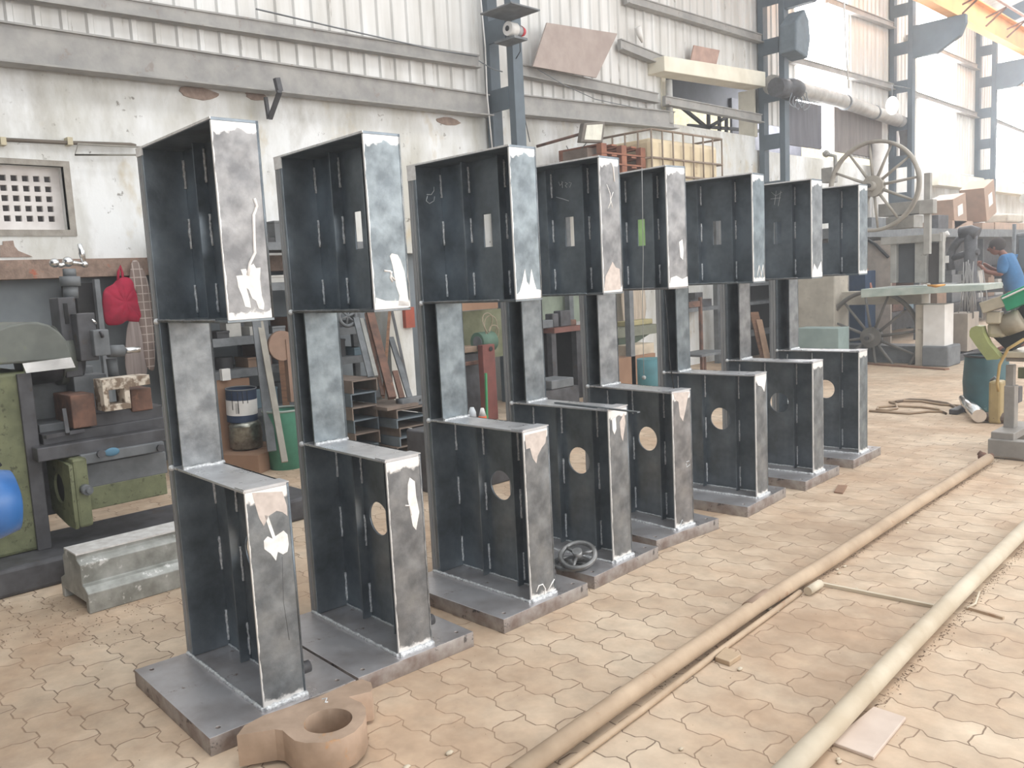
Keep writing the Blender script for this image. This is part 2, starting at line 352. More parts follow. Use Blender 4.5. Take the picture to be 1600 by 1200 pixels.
# ---- columns
def steel_column(i, y):
    where = ['', 'nearest, carrying the red siren', 'second, beside the concrete canopy', 'third, behind the upper saw wheel', 'fourth, at the right beyond the bright panel', 'fifth, far down the hall', 'sixth, far down the hall', 'seventh, far down the hall', 'farthest, by the end wall']
    t = thing('steel_column', 'blue grey battened steel roof column, '+where[i], 'column', (0, y, 0), 0, 'battened steel columns along the wall')
    for x, wd in ((-7.5, .1), (-7.12, .1)):
        MB().box(x-.05, x+.05, -.08, .08, 0, TOP).build('chord', M_col, t, bevel=.006)
    z = .35; st = [.9, .75, .6, .9][i % 4]*0+.78
    while z < TOP-.3:
        MB().box(-7.45, -7.17, -.09, -.06, z, z+.25).build('batten_plate', M_col, t); z += st
    for zt in (6.05,):
        if i >= 2:
            br = MB(); br.prism([(-7.17, zt-.35), (-6.6, zt-.35), (-6.15, zt-.1), (-6.05, zt+.12), (-6.05, zt+.3), (-7.17, zt+.3)], .14, Matrix.Translation((0, -.07, 0)) @ XZ)
            br.build('crane_bracket', M_col, t, bevel=.01)
    return t
for i in range(1, 9): steel_column(i, COLS[i])
# diagonal roof rafters over far columns
for i in (4, 5, 6, 7):
    y = COLS[i]
    tag(MB().bar((-7.3, y, 7.35), (-.5, y, 9.1), .12, .35).build('roof_rafter', M_col), ['', '', '', '', 'grey roof rafter above the fourth column', 'grey roof rafter above the fifth column', 'grey roof rafter above the sixth column', 'grey roof rafter above the seventh column'][i], 'rafter', 'roof rafters')
# ---- girders along the wall
def beam(name, a, b, w, h, m, label, cat, lip=True, group=None):
    t = thing(name, label, cat, (0, 0, 0), 0, group)
    MB().bar(a, b, w*.4, h).build('web', m, t)
    mb = MB()
    for sg in (-1, 1):
        d = Vector((w*.3, 0, sg*(h/2-.012))); mb = MB(); mb.bar(Vector(a)+d, Vector(b)+d, w, .024); mb.build('flange', m, t)
    return t
X0 = WX+.14
tag(MB().box(0, 1, 0, 1, 0, 1).build('x', M_girder), 'x', 'x'); bpy.data.objects.remove(bpy.data.objects['x'])
def girder(u0, v0, w0, u1, v1, w1, label, x=X0, d=.06, lip=.1, y0=None, m=None):
    """web top (v) and bottom (w) edge read at two stations; a lower flange sticks out"""
    A, B_, Cc, D = AX(u0, v0, x), AX(u0, w0, x), AX(u1, v1, x), AX(u1, w1, x)
    t = thing('wall_girder', label, 'girder', (0, 0, 0), 0, None)
    if y0 is not None:
        k = (y0-A.y)/(Cc.y-A.y); A = A.lerp(Cc, k); k = (y0-B_.y)/(D.y-B_.y); B_ = B_.lerp(D, k)
    f = [(0, 2, 3, 1), (4, 5, 7, 6), (0, 1, 5, 4), (2, 6, 7, 3), (0, 4, 6, 2), (1, 3, 7, 5)]
    dv = Vector((-d, 0, 0)); P = [A, B_, Cc, D]; P = P+[p+dv for p in P]
    mm = m or M_girder
    MB().add(P, f).build('web', mm, t)
    lp = Vector((lip, 0, 0)); th = Vector((0, 0, -.015))
    P = [B_+lp, B_+lp+th, D+lp, D+lp+th, B_+dv, B_+dv+th, D+dv, D+dv+th]
    MB().add(P, f).build('flange', mm, t)
    up = Vector((0, 0, .015)); P = [A+up+Vector((lip*.3, 0, 0)), A+Vector((lip*.3, 0, 0)), Cc+up+Vector((lip*.3, 0, 0)), Cc+Vector((lip*.3, 0, 0)), A+up+dv, A+dv, Cc+up+dv, Cc+dv]
    MB().add(P, f).build('flange', mm, t)
    return t
girder(0, 36, 97, 763, 150, 181, 'deep dusty grey girder along the wall above the stained plaster in the first bay', y0=-5)
girder(197, 0, 22, 748, 88, 105, 'thin grey wall girt on the pale sheeting left of the siren column', lip=.05, d=.05, y0=-5)
girder(808, 149, 179, 1053, 176, 201, 'dusty girder ending below the canopy between the first two columns', x=X0)
girder(806, 100, 116, 1028, 147, 160, 'slim girt crossing the sheeting below the tilted board', lip=.05)
girder(970, 62, 76, 1040, 90, 104, 'short dark girt stub left of the concrete canopy', lip=.05)
girder(1040, 151, 163, 1190, 180, 191, 'rail girt running across the dark canopy opening', lip=.06, x=X0+.05)
girder(980, -8, 4, 1190, 55, 66, 'high girt above the small brown board', lip=.05)
girder(1235, 88, 97, 1396, 132, 140, 'lower girt of the third bay crossing behind the bright panel', lip=.06)
girder(1290, -5, 5, 1396, 36, 44, 'upper girt of the third bay', lip=.06)
girder(1420, 55, 62, 1527, 102, 109, 'upper girt of the fourth bay, right of the third column', lip=.06)
girder(1423, 141, 148, 1527, 177, 184, 'lower girt of the fourth bay, right of the third column', lip=.06)
girder(1555, 112, 118, 1600, 132, 138, 'upper girt of the fifth bay at the picture edge', lip=.06)
girder(1555, 186, 192, 1600, 205, 210, 'lower girt of the fifth bay at the picture edge', lip=.06)
# crane runway beam
t = thing('crane_runway_beam', 'orange crane runway beam on the column brackets at upper right', 'beam', (0, 0, 0))
MO = pm('orange_beam_paint', '#edb372', '#dba068', rough=.5, scale=3)
MB().box(-6.32, -6.28, 9, 58, 6.37, 6.85).build('web', MO, t)
MB().box(-6.4, -6.2, 9, 58, 6.35, 6.37).build('lower_flange', MO, t); MB().box(-6.42, -6.18, 9, 58, 6.85, 6.88).build('upper_flange', MO, t)
MB().box(-6.33, -6.27, 9, 58, 6.88, 6.93).build('rail', M_grey, t)
for k in range(14):
    y = 15+k*1.5; MB().bar((-6.2, y, 6.6), (-5.8, y, 6.72), .03, .03).bar((-6.2, y, 6.42), (-5.8, y, 6.72), .03, .03).build('conductor_arm', M_rust, t)
MB().tube([(-5.8, 13, 6.76), (-5.8, 45, 6.76)], .03, 8).build('conductor_rail', pm('pinkish_rail', '#c9a9a0'), t)
# ---- canopy and opening of bay 2 (window_2)
cw = MB(); P0 = AX(1030, 130, WX); P1 = AX(1195, 135, WX)
M_can = pm('cream_concrete', '#e6e0d0', '#d5cebd', rough=.85, scale=3)
cy0, cy1 = 10.55, 13.25
tag(MB().add([(x, y, z) for x in (WX, -7.27) for y, zz in ((10.5, (4.34, 4.55)), (13.38, (4.46, 4.7))) for z in zz], [(0, 1, 3, 2), (4, 6, 7, 5), (0, 4, 5, 1), (2, 3, 7, 6), (0, 2, 6, 4), (1, 5, 7, 3)]).build('concrete_canopy', M_can, bevel=.01), 'cream concrete canopy slab over the dark opening beside the second column', 'canopy')
o = struct('window_2', MB().box(WX-.28, WX+.02, CY0-.14, CY0-.04, 3.72, 4.5).box(WX-.28, WX+.02, CY1, CY1+.1, 3.72, 4.5), M_can)
struct('trim_2', MB().tube([(WX+.12, 10.9, 3.68), (WX+.12, 10.9, 4.3)], .05, 10), pm('pale_pipe', '#c4c3c0'))
struct('wall_left', MB().box(WX-.25, WX, cy0, CY0, 3.72, 4.55).box(WX-.25, WX, CY1+.05, 13.6, 3.7, 4.5), M_plaster)
# what shows through the opening: a neighbour's yellow wall, plus roof and sheets added to darken it
tag(MB().box(-12.5, -12.3, 14, 30, 0, 6.7).build('neighbouring_wall', pm('pale_yellow_brickwork', '#d9cfae', '#c2b591', scale=9, spots=hexc('#9a8b69')), None), 'pale yellow wall seen through the opening under the canopy', 'wall')
t = thing('lean_to_truss', 'dark steel truss seen through the opening under the canopy', 'truss')
MB().box(-9.8, -7.9, 8, 21, 5.0, 5.1).build('shade_roof_sheet', M_dark, t); MB().box(-8.55, -8.5, 10.5, 17, 4.42, 5.0).build('backdrop_sheet', pm('shed_shadow_grey', '#4b4b55', '#414149'), t); MB().box(-8.5, -8.45, 14.3, 17, 3.7, 4.6).build('backdrop_sheet', pm('shed_grey', '#6f6f78'), t)
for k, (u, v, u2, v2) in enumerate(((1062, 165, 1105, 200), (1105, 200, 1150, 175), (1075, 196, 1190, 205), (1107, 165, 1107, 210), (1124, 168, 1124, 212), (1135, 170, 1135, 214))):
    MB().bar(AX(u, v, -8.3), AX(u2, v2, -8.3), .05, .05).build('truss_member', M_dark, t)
# ---- bay 3 low part: dark boards with a bright gap, duct
def panel(name, u0, v0, u1, v1, x, d, m, label, cat, group=None, z0=None, bevel=0):
    mb = MB(); xb(mb, u0, v0, u1, v1, x, d, z0); return tag(mb.build(name, m, bevel=bevel), label, cat, group)
M_dboard = pm('dark_grey_board', '#6b6a70', '#57555b', rough=.8, scale=2, stretch=(1, 4, .6))
M_dboard2 = pm('taupe_tarpaulin', '#7d7571', '#655e5b', rough=.8, scale=2, stretch=(1, 4, .6))
panel('wall_board', 1232, 158, 1266, 228, WX+.09, .05, M_dboard, 'dark board against the wall right of the second column', 'board')
panel('wall_board', 1266, 163, 1284, 232, WX+.06, .04, M_dboard, 'narrow blue grey board left of the white gap', 'board')
panel('wall_board', 1304, 168, 1378, 242, WX+.08, .05, M_dboard2, 'wide taupe board right of the white gap, below the duct', 'board')
o = MB(); xb(o, 1284, 160, 1304, 238, WX+.03, .02); o = o.build('window_3', M_frp); o['kind'] = 'structure'
t = thing('ventilation_duct', 'grey sheet metal duct running along the wall in the third bay', 'duct')
dp = [AX(u, v, WX+.3) for u, v in ((1205, 132), (1250, 142), (1310, 156), (1385, 182), (1402, 188))]
MB().tube(dp, [.16, .15, .13, .13, .13], 16).build('pipe_run', pm('galvanised_duct', '#b3b1ad', '#96928d', rough=.5, metal=.3), t)
MB().tube([dp[4], AX(1412, 192, WX+.3), AX(1416, 215, WX+.3), AX(1416, 260, WX+.3)], .13, 14).build('elbow', pm('dull_duct_grey', '#8b8886'), t)
for u, v in ((1320, 160), (1366, 176)):
    c = AX(u, v, WX+.3); MB().tube([c-Vector((0, .03, .005)), c+Vector((0, .03, .005))], .145, 16).build('clamp_band', M_grey, t)
pipe = MB().tube([(WX+.25, AX(1375, 220, WX+.25).y, 0), (WX+.25, AX(1375, 220, WX+.25).y, 3.95)], .16, 14).build('white_downpipe', M_white); tag(pipe, 'fat white vertical pipe between the boards and the third column', 'pipe')
t = thing('blower', 'dark round blower with hoses high behind the second column', 'blower')
c = AX(1236, 140, -6.9); MB().sphere(c, .22, (1, 1.3, .8)).build('casing', M_greyd, t)
c2 = AX(1212, 136, -6.9); MB().tube([c, c2], .15, 12).build('inlet_pipe', M_greyd, t)
r = random.Random(3)
for k in range(4):
    cc = AX(1240+6*k, 155+3*(k % 2), -6.8); rr = .11+.03*r.random()
    tag(MB().tube([cc+Vector((.02*math.sin(3*a+k), rr*math.cos(a), rr*1.1*math.sin(a))) for a in [2*math.pi*i/20 for i in range(20)]], .009, 6, closed=True).build('cable_loop', pm('grey_cable', '#8d9298')), 'grey cable loop hanging on the second column below the blower', 'cable', 'cable loops on the second column')
# hanging hood above + fuzzy lamp
t = thing('ventilator_hood', 'dark ventilator hood hanging right of the second column near the top', 'hood')
c = AX(1240, 50, -6.85); mb = MB(); mb.prism([(c.y-.22, c.z-.35), (c.y+.2, c.z-.42), (c.y+.3, c.z-.1), (c.y+.25, c.z+.2), (c.y+.1, c.z+.35), (c.y-.2, c.z+.1)], .3, Matrix.Translation((-7.0, 0, 0)) @ YZ)
mb.build('hood_body', pm('blue_grey_hood', '#66727b'), t, bevel=.03)
# small hanging lamp at third column
t = thing('hanging_lamp', 'small white bulb lamp hanging left of the third column', 'lamp')
c = AX(1394, 165, -7.0); MB().sphere(c, .12, (1, 1, 1.5)).build('bulb', mat('lit_bulb', (1, 1, 1), (1, 1, .95), emit=2), t)
MB().tube([c+Vector((0, 0, .15)), c+Vector((0, 0, .4)), Vector((-7.12, 19.22, c.z+.5))], .012, 6).build('cord', M_grey, t)
tag(MB().tube([AX(1317, -60, -5.5), AX(1321, 60, -5.5), AX(1326, 138, -5.5)], .012, 6).build('light_cable', M_white), 'thin white cord hanging down in front of the third bay', 'cord')
# siren on first column
t = thing('siren', 'white and red motor siren on a plate of the nearest column', 'siren')
c = AX(800, 46, -6.85)
MB().tube([c+Vector((0, -.07, 0)), c+Vector((0, .05, 0))], .075, 18).build('horn', M_white, t)
MB().tube([c+Vector((0, .05, 0)), c+Vector((0, .13, 0))], .055, 18).build('motor_body', pm('siren_grey', '#b9b9bb'), t)
MB().tube([c+Vector((0, .13, 0)), c+Vector((0, .18, 0))], [.06, .045], 18).build('red_end_cap', pm('siren_red', '#d8404a'), t)
MB().box(-7.085, c.x+.08, c.y-.05, c.y+.16, c.z-.11, c.z-.085).build('mounting_plate', M_grey, t)
MB().tube([c+Vector((0, -.075, 0)), c+Vector((0, -.078, 0))], .03, 10).build('grille', M_dark, t)
MB().box(-7.085, -6.6, c.y-.25, c.y+.2, c.z+.17, c.z+.185).build('rain_cover', M_grey, t)
MB().tube([AX(812, 62, -6.9), AX(813, 80, -6.95), AX(806, 92, -7)], .006, 6).build('cable', M_black, t)
for (pts, n) in (([(748, 95), (770, 108), (785, 112)], 'thin wire sagging to the nearest column above the deep girder'),
                 ([(806, 140), (818, 175), (828, 222)], 'dark thin cable hanging right of the nearest column')):
    tag(MB().tube([AX(u, v, -7.2) for u, v in pts], .007, 6).build('wall_cable', M_grey), n, 'cable')
tag(MB().tube([AX(u, v, X0+.1) for u, v in ((400, 14), (520, 42), (600, 60), (680, 78), (745, 88))], .008, 6).build('wall_cable', M_grey), 'long thin cable lying along the upper girt', 'cable')
tag(MB().tube([AX(u, v, X0+.1) for u, v in ((840, 108), (880, 132), (930, 155), (1000, 170))], .006, 6).build('wall_cable', M_grey), 'thin loose cable below the tilted board', 'cable')
# white conduit vertical on column 1
tag(MB().tube([AX(750, -15, -7.38), AX(758, 72, -7.38), AX(761, 148, -7.38), AX(770, 240, -7.38)], .009, 6).build('conduit_pipe', M_white), 'thin white conduit running up the left side of the nearest column', 'pipe')
# boards
def quad(name, pts, x, d, m, label, cat, x2=None):
    P = [AX(u, v, xx) for (u, v), xx in zip(pts, x if isinstance(x, (list, tuple)) else [x]*4)]
    n = (P[1]-P[0]).cross(P[3]-P[0]).normalized()*d
    mb = MB().add(P+[p-n for p in P], [(0, 1, 2, 3), (7, 6, 5, 4), (0, 4, 5, 1), (1, 5, 6, 2), (2, 6, 7, 3), (3, 7, 4, 0)])
    return tag(mb.build(name, m), label, cat)
M_ply = pm('greyed_plywood', '#a99b94', '#9b8c85', rough=.85, scale=5)
quad('plywood_board', ((853, 36), (963, 53), (930, 122), (831, 104)), -7.32, .02, M_ply, 'large tilted plywood board leaning on the sheeting right of the siren', 'board')
quad('small_board', ((1083, 71), (1123, 79), (1115, 112), (1076, 104)), -7.42, .02, pm('pinkish_board', '#b39385'), 'small brown board standing on the concrete canopy', 'board')
tag(MB().tube([AX(996, 42, -7.45), AX(1000, 55, -7.45), AX(1004, 66, -7.45)], [.05, .04, .02], 8).build('torn_rag', M_white), 'white rag and brush stuck on the sheeting above the girt stub', 'rag')
# V bracket on deep girder
tag(MB().bar(AX(432, 122, -7.3), AX(437, 143, -7.3), .05, .05).bar(AX(437, 143, -7.2), AX(422, 185, -7.5), .04, .03).bar(AX(415, 152, -7.5), AX(420, 186, -7.5), .03, .03).build('steel_bracket', M_greyd), 'bent rusty steel bracket hooked below the deep girder', 'bracket')
# conduits on wall, left
t = thing('conduit_pipe', 'brown conduit pipe clipped along the white wall above the vent window', 'pipe')
MB().tube([AX(-60, 215, WX+.05), AX(105, 223, WX+.05), AX(205, 226, WX+.05), AX(212, 228, WX+.05)], .016, 8).build('tube', pm('brown_conduit', '#6e6459'), t)
for u in (4, 108): c = AX(u, 221, WX+.05); MB().box(WX, WX+.08, c.y-.02, c.y+.02, c.z-.03, c.z+.03).build('clip', pm('conduit_clip', '#c8bda0'), t)
tag(MB().tube([AX(u, v, WX+.12) for u, v in ((222, 230), (122, 225), (117, 242), (225, 242))], .008, 6).build('wire_bracket', pm('wire_grey', '#9b978e')), 'light wire frame bracket on the wall left of the first welded stand', 'bracket')
# vent window with concrete lattice
g = [rect(GY0, GY1, GZ0, GZ1)]
fr = MB(); fr.box(WX-.05, WX+.012, GY0-.05, GY1+.05, GZ1, GZ1+.045).box(WX-.05, WX+.012, GY0-.05, GY1+.05, GZ0-.05, GZ0).box(WX-.05, WX+.012, GY1, GY1+.05, GZ0, GZ1)
struct('window_1', fr, pm('grey_cement', '#a39d95', '#8b857c', rough=.9, scale=10, bump=.3))
holes = []; gy = .082; gz = .08
for i in range(9):
    for j in range(5):
        y0 = GY1-.065-i*gy; z0 = GZ0+.075+j*gz
        holes.append(rect(y0-.05, y0, z0, z0+.048))
o = plate('window_1', rect(GY0, GY1, GZ0, GZ1), holes, .05, pm('white_lattice', '#e3dedb', '#cfc8c4'), None, Matrix.Translation((WX-.17, 0, 0)) @ YZ); o['kind'] = 'structure'
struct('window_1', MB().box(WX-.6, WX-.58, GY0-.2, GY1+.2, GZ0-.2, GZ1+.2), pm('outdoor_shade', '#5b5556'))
# ================================================================ WELDED STANDS
SW, SD, SC, ZB, Z1, Z2, Z3 = .1618, .6324, .094, .0649, .8426, 1.4137, 2.0594
POS = [(-3.2556, 1.3274, -.0505), (-3.232, 1.8908, -.0477), (-3.2058, 2.5794, -.003), (-3.24, 3.1856, .0393), (-3.3024, 3.897, -.0822), (-3.2743, 4.6457, .0689), (-3.2745, 5.4333, .0317), (-3.2875, 6.1978, .0436)]
TH = .009
DESC = ['nearest and largest welded steel machine stand, long white putty streak on its upper front plate',
 'second welded steel machine stand from the camera, broad white smear low on its upper plate',
 'third welded steel machine stand, chalk letters on the dark inside of its upper box',
 'fourth welded steel machine stand, two loose handwheels lying on its base plate',
 'fifth welded steel machine stand, thin cord hanging in front of its upper box',
 'sixth welded steel machine stand, half blocked round hole in its lower box',
 'seventh welded steel machine stand, teal tinged inside and dark slot',
 'eighth and farthest welded steel machine stand, at the right end of the row']
def bead(a, b, r=.006, seed=0):
    rr = random.Random(seed); a = Vector(a); b = Vector(b); n = max(4, int((b-a).length/.012)); pts = []; rs = []
    for i in range(n+1):
        pts.append(a.lerp(b, i/n)+Vector((rr.uniform(-1, 1), rr.uniform(-1, 1), rr.uniform(-1, 1)))*.0012); rs.append(r*rr.uniform(.65, 1.2))
    return MB().tube(pts, rs, 6)
def front_plate_mat():
    """weathered plate whose ends are ground bright (ragged edge)"""
    m = M_mill2.copy(); m.name = 'plate_with_ground_ends'; nt = m.node_tree; N = nt.nodes; L = nt.links; b = N['Principled BSDF']
    tc = N.new('ShaderNodeTexCoord'); sp = N.new('ShaderNodeSeparateXYZ'); L.new(tc.outputs['Generated'], sp.inputs[0])
    def mth(op, a, c):
        n = N.new('ShaderNodeMath'); n.operation = op
        for i, q in enumerate((a, c)):
            if isinstance(q, (int, float)): n.inputs[i].default_value = q
            else: L.new(q, n.inputs[i])
        return n.outputs[0]
    nz = N.new('ShaderNodeTexNoise'); nz.inputs['Scale'].default_value = 14; nz.inputs['Detail'].default_value = 6; L.new(tc.outputs['Object'], nz.inputs[0])
    oi = N.new('ShaderNodeObjectInfo')
    e = mth('MINIMUM', sp.outputs[2], mth('SUBTRACT', 1.0, sp.outputs[2]))
    ey = mth('MULTIPLY', mth('MINIMUM', sp.outputs[1], mth('SUBTRACT', 1.0, sp.outputs[1])), 1.6)
    ed = mth('MINIMUM', e, ey)
    th = mth('MULTIPLY', mth('SUBTRACT', nz.outputs[0], .28), .2)
    f = mth('MULTIPLY', mth('SUBTRACT', th, ed), 70.0)
    cl = N.new('ShaderNodeClamp'); L.new(f, cl.inputs[0])
    old = b.inputs['Base Color'].links[0].from_socket; mx = N.new('ShaderNodeMixRGB'); L.new(cl.outputs[0], mx.inputs[0]); L.new(old, mx.inputs[1]); mx.inputs[2].default_value = (.8, .78, .76, 1)
    L.new(mx.outputs[0], b.inputs['Base Color'])
    mm = mth('SUBTRACT', .7, mth('MULTIPLY', cl.outputs[0], .4)); L.new(mm, b.inputs['Metallic'])
    return m
M_front = front_plate_mat()
def px_on_front(i, pts):
    """pixel outline -> local (y, z) on the front plate plane of stand i"""
    x, y, a = POS[i]; c, s = math.cos(a), math.sin(a); out = []
    def tl(P): q = P-Vector((x, y, 0)); return Vector((q.x*c+q.y*s, -q.x*s+q.y*c, q.z))
    o = tl(CAM)
    for u, v in pts:
        d = tl(CAM+ray(u, v))-o; t = (SD-o.x)/d.x; q = o+d*t; out.append((q.y, q.z))
    return out
def make_stand(i, variant):
    x, y, a = POS[i]
    t = thing('machine_stand', DESC[i], 'machine stand', (x, y, 0), a, 'row of welded steel stands')
    # back flange: three bars laminated, grooves between
    for k in range(3):
        MB().box(-.062+k*.021, -.062+k*.021+.0185, .0015*(k % 2), SW, ZB, Z3).build('back_bar', M_mill if k == 2 else M_back, t, bevel=.0015)
    y0 = SW-TH
    slot = rect(.284, .342, 1.655, 1.805); hole = circ(.312, .525, .072)
    out = [(0, ZB), (SD, ZB), (SD, Z1), (SC, Z1), (SC, Z2), (SD, Z2), (SD, Z3), (0, Z3)]
    plate('web_plate', out, [slot, hole], TH, M_mill, t, Matrix.Translation((0, y0, 0)) @ XZ)
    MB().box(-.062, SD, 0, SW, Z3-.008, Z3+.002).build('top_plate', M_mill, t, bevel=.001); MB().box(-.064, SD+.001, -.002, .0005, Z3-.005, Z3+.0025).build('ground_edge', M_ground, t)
    MB().box(SD-TH, SD, 0, SW, Z2, Z3-.008).build('upper_front_plate', M_front, t, bevel=.0015)
    MB().box(0, SD, -.004, SW, Z2-.009, Z2).build('shelf_plate', M_mill2, t, bevel=.0015)
    MB().box(SC-TH, SC, 0, SW, Z1, Z2-.009).build('column_front_plate', M_mill2, t, bevel=.0015)
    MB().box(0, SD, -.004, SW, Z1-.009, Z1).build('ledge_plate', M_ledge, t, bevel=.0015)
    MB().box(SD-TH, SD, 0, SW, ZB, Z1-.009).build('lower_front_plate', M_front, t, bevel=.0015)
    n = 0
    for (za, zb) in ((Z2, Z3-.008), (ZB, Z1-.009)):
        for xr in (.2, .44):
            rb = MB().box(xr-.004, xr+.004, SW-.052, y0, za, zb-.0).build('stiffener_rib', M_mill, t)
            h = zb-za
            for (f0, f1) in ((.03, .2), (.42, .6), (.78, .97)):
                n += 1; bead((xr+.006, y0-.004, za+h*f0), (xr+.006, y0-.004, za+h*f1), .0055, i*31+n).build('weld_bead', M_weld, rb)
        for (f0, f1) in ((.03, .2), (.42, .6), (.78, .95)):
            n += 1; bead((.003, y0-.003, za+(zb-za)*f0), (.003, y0-.003, za+(zb-za)*f1), .0055, i*31+n).build('weld_bead', M_weld, t)
    bead((-.05, -.003, ZB+.003), (SD, -.003, ZB+.003), .0085, i+1).build('weld_bead', M_weld, t)
    bead((SD+.004, 0, ZB+.004), (SD+.004, SW, ZB+.004), .012, i+2).build('weld_bead', M_weld, t)
    bead((SC+.004, 0, Z1+.003), (SC+.004, SW, Z1+.003), .009, i+3).build('weld_bead', M_weld, t)
    bead((.0, y0-.004, ZB+.003), (SD-TH, y0-.004, ZB+.003), .005, i+4).build('weld_bead', M_weld, t)
    bead((0, -.003, Z2-.001), (SD-.1, -.003, Z2-.001), .005, i+5).build('weld_bead', M_mill2, t)
    for zz in (Z1, Z2): MB().sphere((-.01, -.006, zz-.005), .012).build('weld_knob', M_weld, t)
    MB().tube([(SD-.06, SW, ZB+.07), (SD-.06, SW+.05, ZB+.07)], .022, 14).build('side_boss', M_greyd, t)
    # base plate with four bolt holes
    bx0, bx1, by0, by1 = -.062, .668, -.208, .345
    plate('base_plate', rect(bx0, bx1, by0, by1), [circ(bx1-.05, by0+.05, .009, 14), circ(bx1-.05, by1-.05, .009, 14), circ(bx0+.05, by0+.05, .009, 14), circ(bx0+.05, by1-.05, .009, 14)], ZB-.001, M_base, t, None, .0015)
    bp = [c for c in t.children if c.name.startswith('base_plate')][0]; bp.data.materials.append(M_cut)
    for pl in bp.data.polygons:
        if abs(pl.normal.z) < .5: pl.material_index = 1
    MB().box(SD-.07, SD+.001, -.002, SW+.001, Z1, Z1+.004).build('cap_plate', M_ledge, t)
    MB().box(SD-.0735, SD-.07, .004, SW-.03, Z1, Z1+.001).build('cap_edge_shadow', M_dark, t)  # dark strip painted as the shadow along the cap plate edge
    MB().box(-.063, -.001, -.0015, .003, Z3-.03-.02*(i % 3), Z3-.005).build('ground_tip', M_ground, t)
    return t
def front_patch(i, t, pts, m=M_patch, th=.0012):
    P = px_on_front(i, pts)
    MB().prism(P, th, Matrix.Translation((SD-.0002, 0, 0)) @ YZ).build('putty_patch', m, t)
def front_line(i, t, pts, r=.005, m=M_patch):
    P = px_on_front(i, pts)
    MB().tube([(SD, a, b) for a, b in P], r, 6).build('putty_streak', m, t)
ST = [make_stand(i, 0) for i in range(8)]
t = ST[0]
front_line(0, t, [(397, 310), (401, 322), (396, 336), (397, 380), (398, 395), (390, 412), (387, 430)], .0055)
front_patch(0, t, [(369, 431), (379, 430), (376, 421), (384, 420), (388, 430), (388, 417), (396, 412), (400, 419), (407, 418), (406, 436), (407, 444), (409, 462), (413, 475), (412, 484), (404, 482), (400, 470), (394, 466), (388, 452), (385, 450), (390, 468), (392, 481), (383, 479), (378, 462), (372, 448), (371, 440)])
front_patch(0, t, [(394, 770), (441, 768), (448, 790), (449, 806), (441, 800), (432, 798), (420, 806), (412, 822), (405, 810), (399, 790)], M_patchb)
front_patch(0, t, [(413, 805), (419, 806), (430, 838), (443, 829), (449, 835), (451, 850), (449, 862), (442, 866), (434, 862), (431, 876), (423, 865), (413, 858), (412, 845), (418, 838), (426, 842)])
front_line(0, t, [(441, 870), (443, 940), (452, 1000)], .0008, M_greyd)
t = ST[1]
front_patch(1, t, [(609, 400), (612, 396), (621, 398), (626, 407), (632, 425), (635, 445), (638, 470), (640, 478), (622, 478), (624, 462), (619, 447), (616, 430), (613, 414)])
front_line(1, t, [(600, 423), (610, 424), (612, 432), (617, 438), (613, 440), (610, 434), (612, 424)], .004)
front_patch(1, t, [(587, 465), (602, 470), (640, 470), (641, 479), (587, 482)])
front_patch(1, t, [(637, 757), (640, 746), (648, 752), (650, 775), (655, 800), (650, 828), (645, 822), (640, 795), (637, 780)])
front_line(1, t, [(633, 790), (640, 790), (643, 805)], .003)
t = ST[2]
front_patch(2, t, [(807, 462), (812, 455), (816, 440), (820, 420), (823, 440), (827, 446), (830, 420), (835, 442), (838, 452), (845, 453), (845, 464), (808, 465)], M_ground)
front_patch(2, t, [(820, 680), (854, 672), (852, 692), (846, 700), (840, 712), (838, 724), (832, 716), (828, 700), (822, 702)], M_patchb)
for pts in ([(838, 925), (842, 915), (848, 913), (852, 920), (850, 932)], [(855, 925), (862, 912), (866, 905)], [(858, 930), (868, 920)]): front_line(2, t, pts, .003)
t = ST[3]
front_line(3, t, [(955, 254), (958, 262), (960, 284)], .004); front_line(3, t, [(948, 288), (953, 302), (954, 316), (950, 326)], .002); front_line(3, t, [(958, 300), (954, 312), (957, 325)], .002)
front_patch(3, t, [(944, 455), (946, 432), (953, 418), (957, 409), (962, 418), (968, 420), (970, 452)], M_patchb)
front_patch(3, t, [(956, 655), (962, 652), (963, 670), (960, 679), (957, 672)]); front_patch(3, t, [(968, 660), (975, 645), (977, 660), (973, 690), (970, 680)], M_patchb)
t = ST[4]
front_patch(4, t, [(1046, 448), (1048, 434), (1057, 431), (1066, 436), (1074, 432), (1075, 447)]); front_patch(4, t, [(1061, 378), (1066, 374), (1068, 390), (1067, 406), (1063, 402)])
front_patch(4, t, [(1052, 614), (1077, 612), (1074, 624), (1071, 640), (1067, 658), (1062, 650), (1060, 628), (1054, 624)], M_patchb)
front_line(4, t, [(1072, 722), (1077, 720), (1078, 726), (1073, 730), (1072, 724)], .0015, M_chalk)
front_line(4, t, [(1062, 822), (1066, 812), (1070, 820), (1062, 820)], .002, M_chalk)
t = ST[5]
front_line(5, t, [(1183, 432), (1186, 415), (1189, 432), (1192, 414), (1194, 432)], .003); front_patch(5, t, [(1181, 592), (1197, 590), (1194, 612), (1190, 604), (1184, 602)])
front_patch(6, ST[6], [(1269, 429), (1272, 412), (1277, 422), (1283, 408), (1284, 428)])
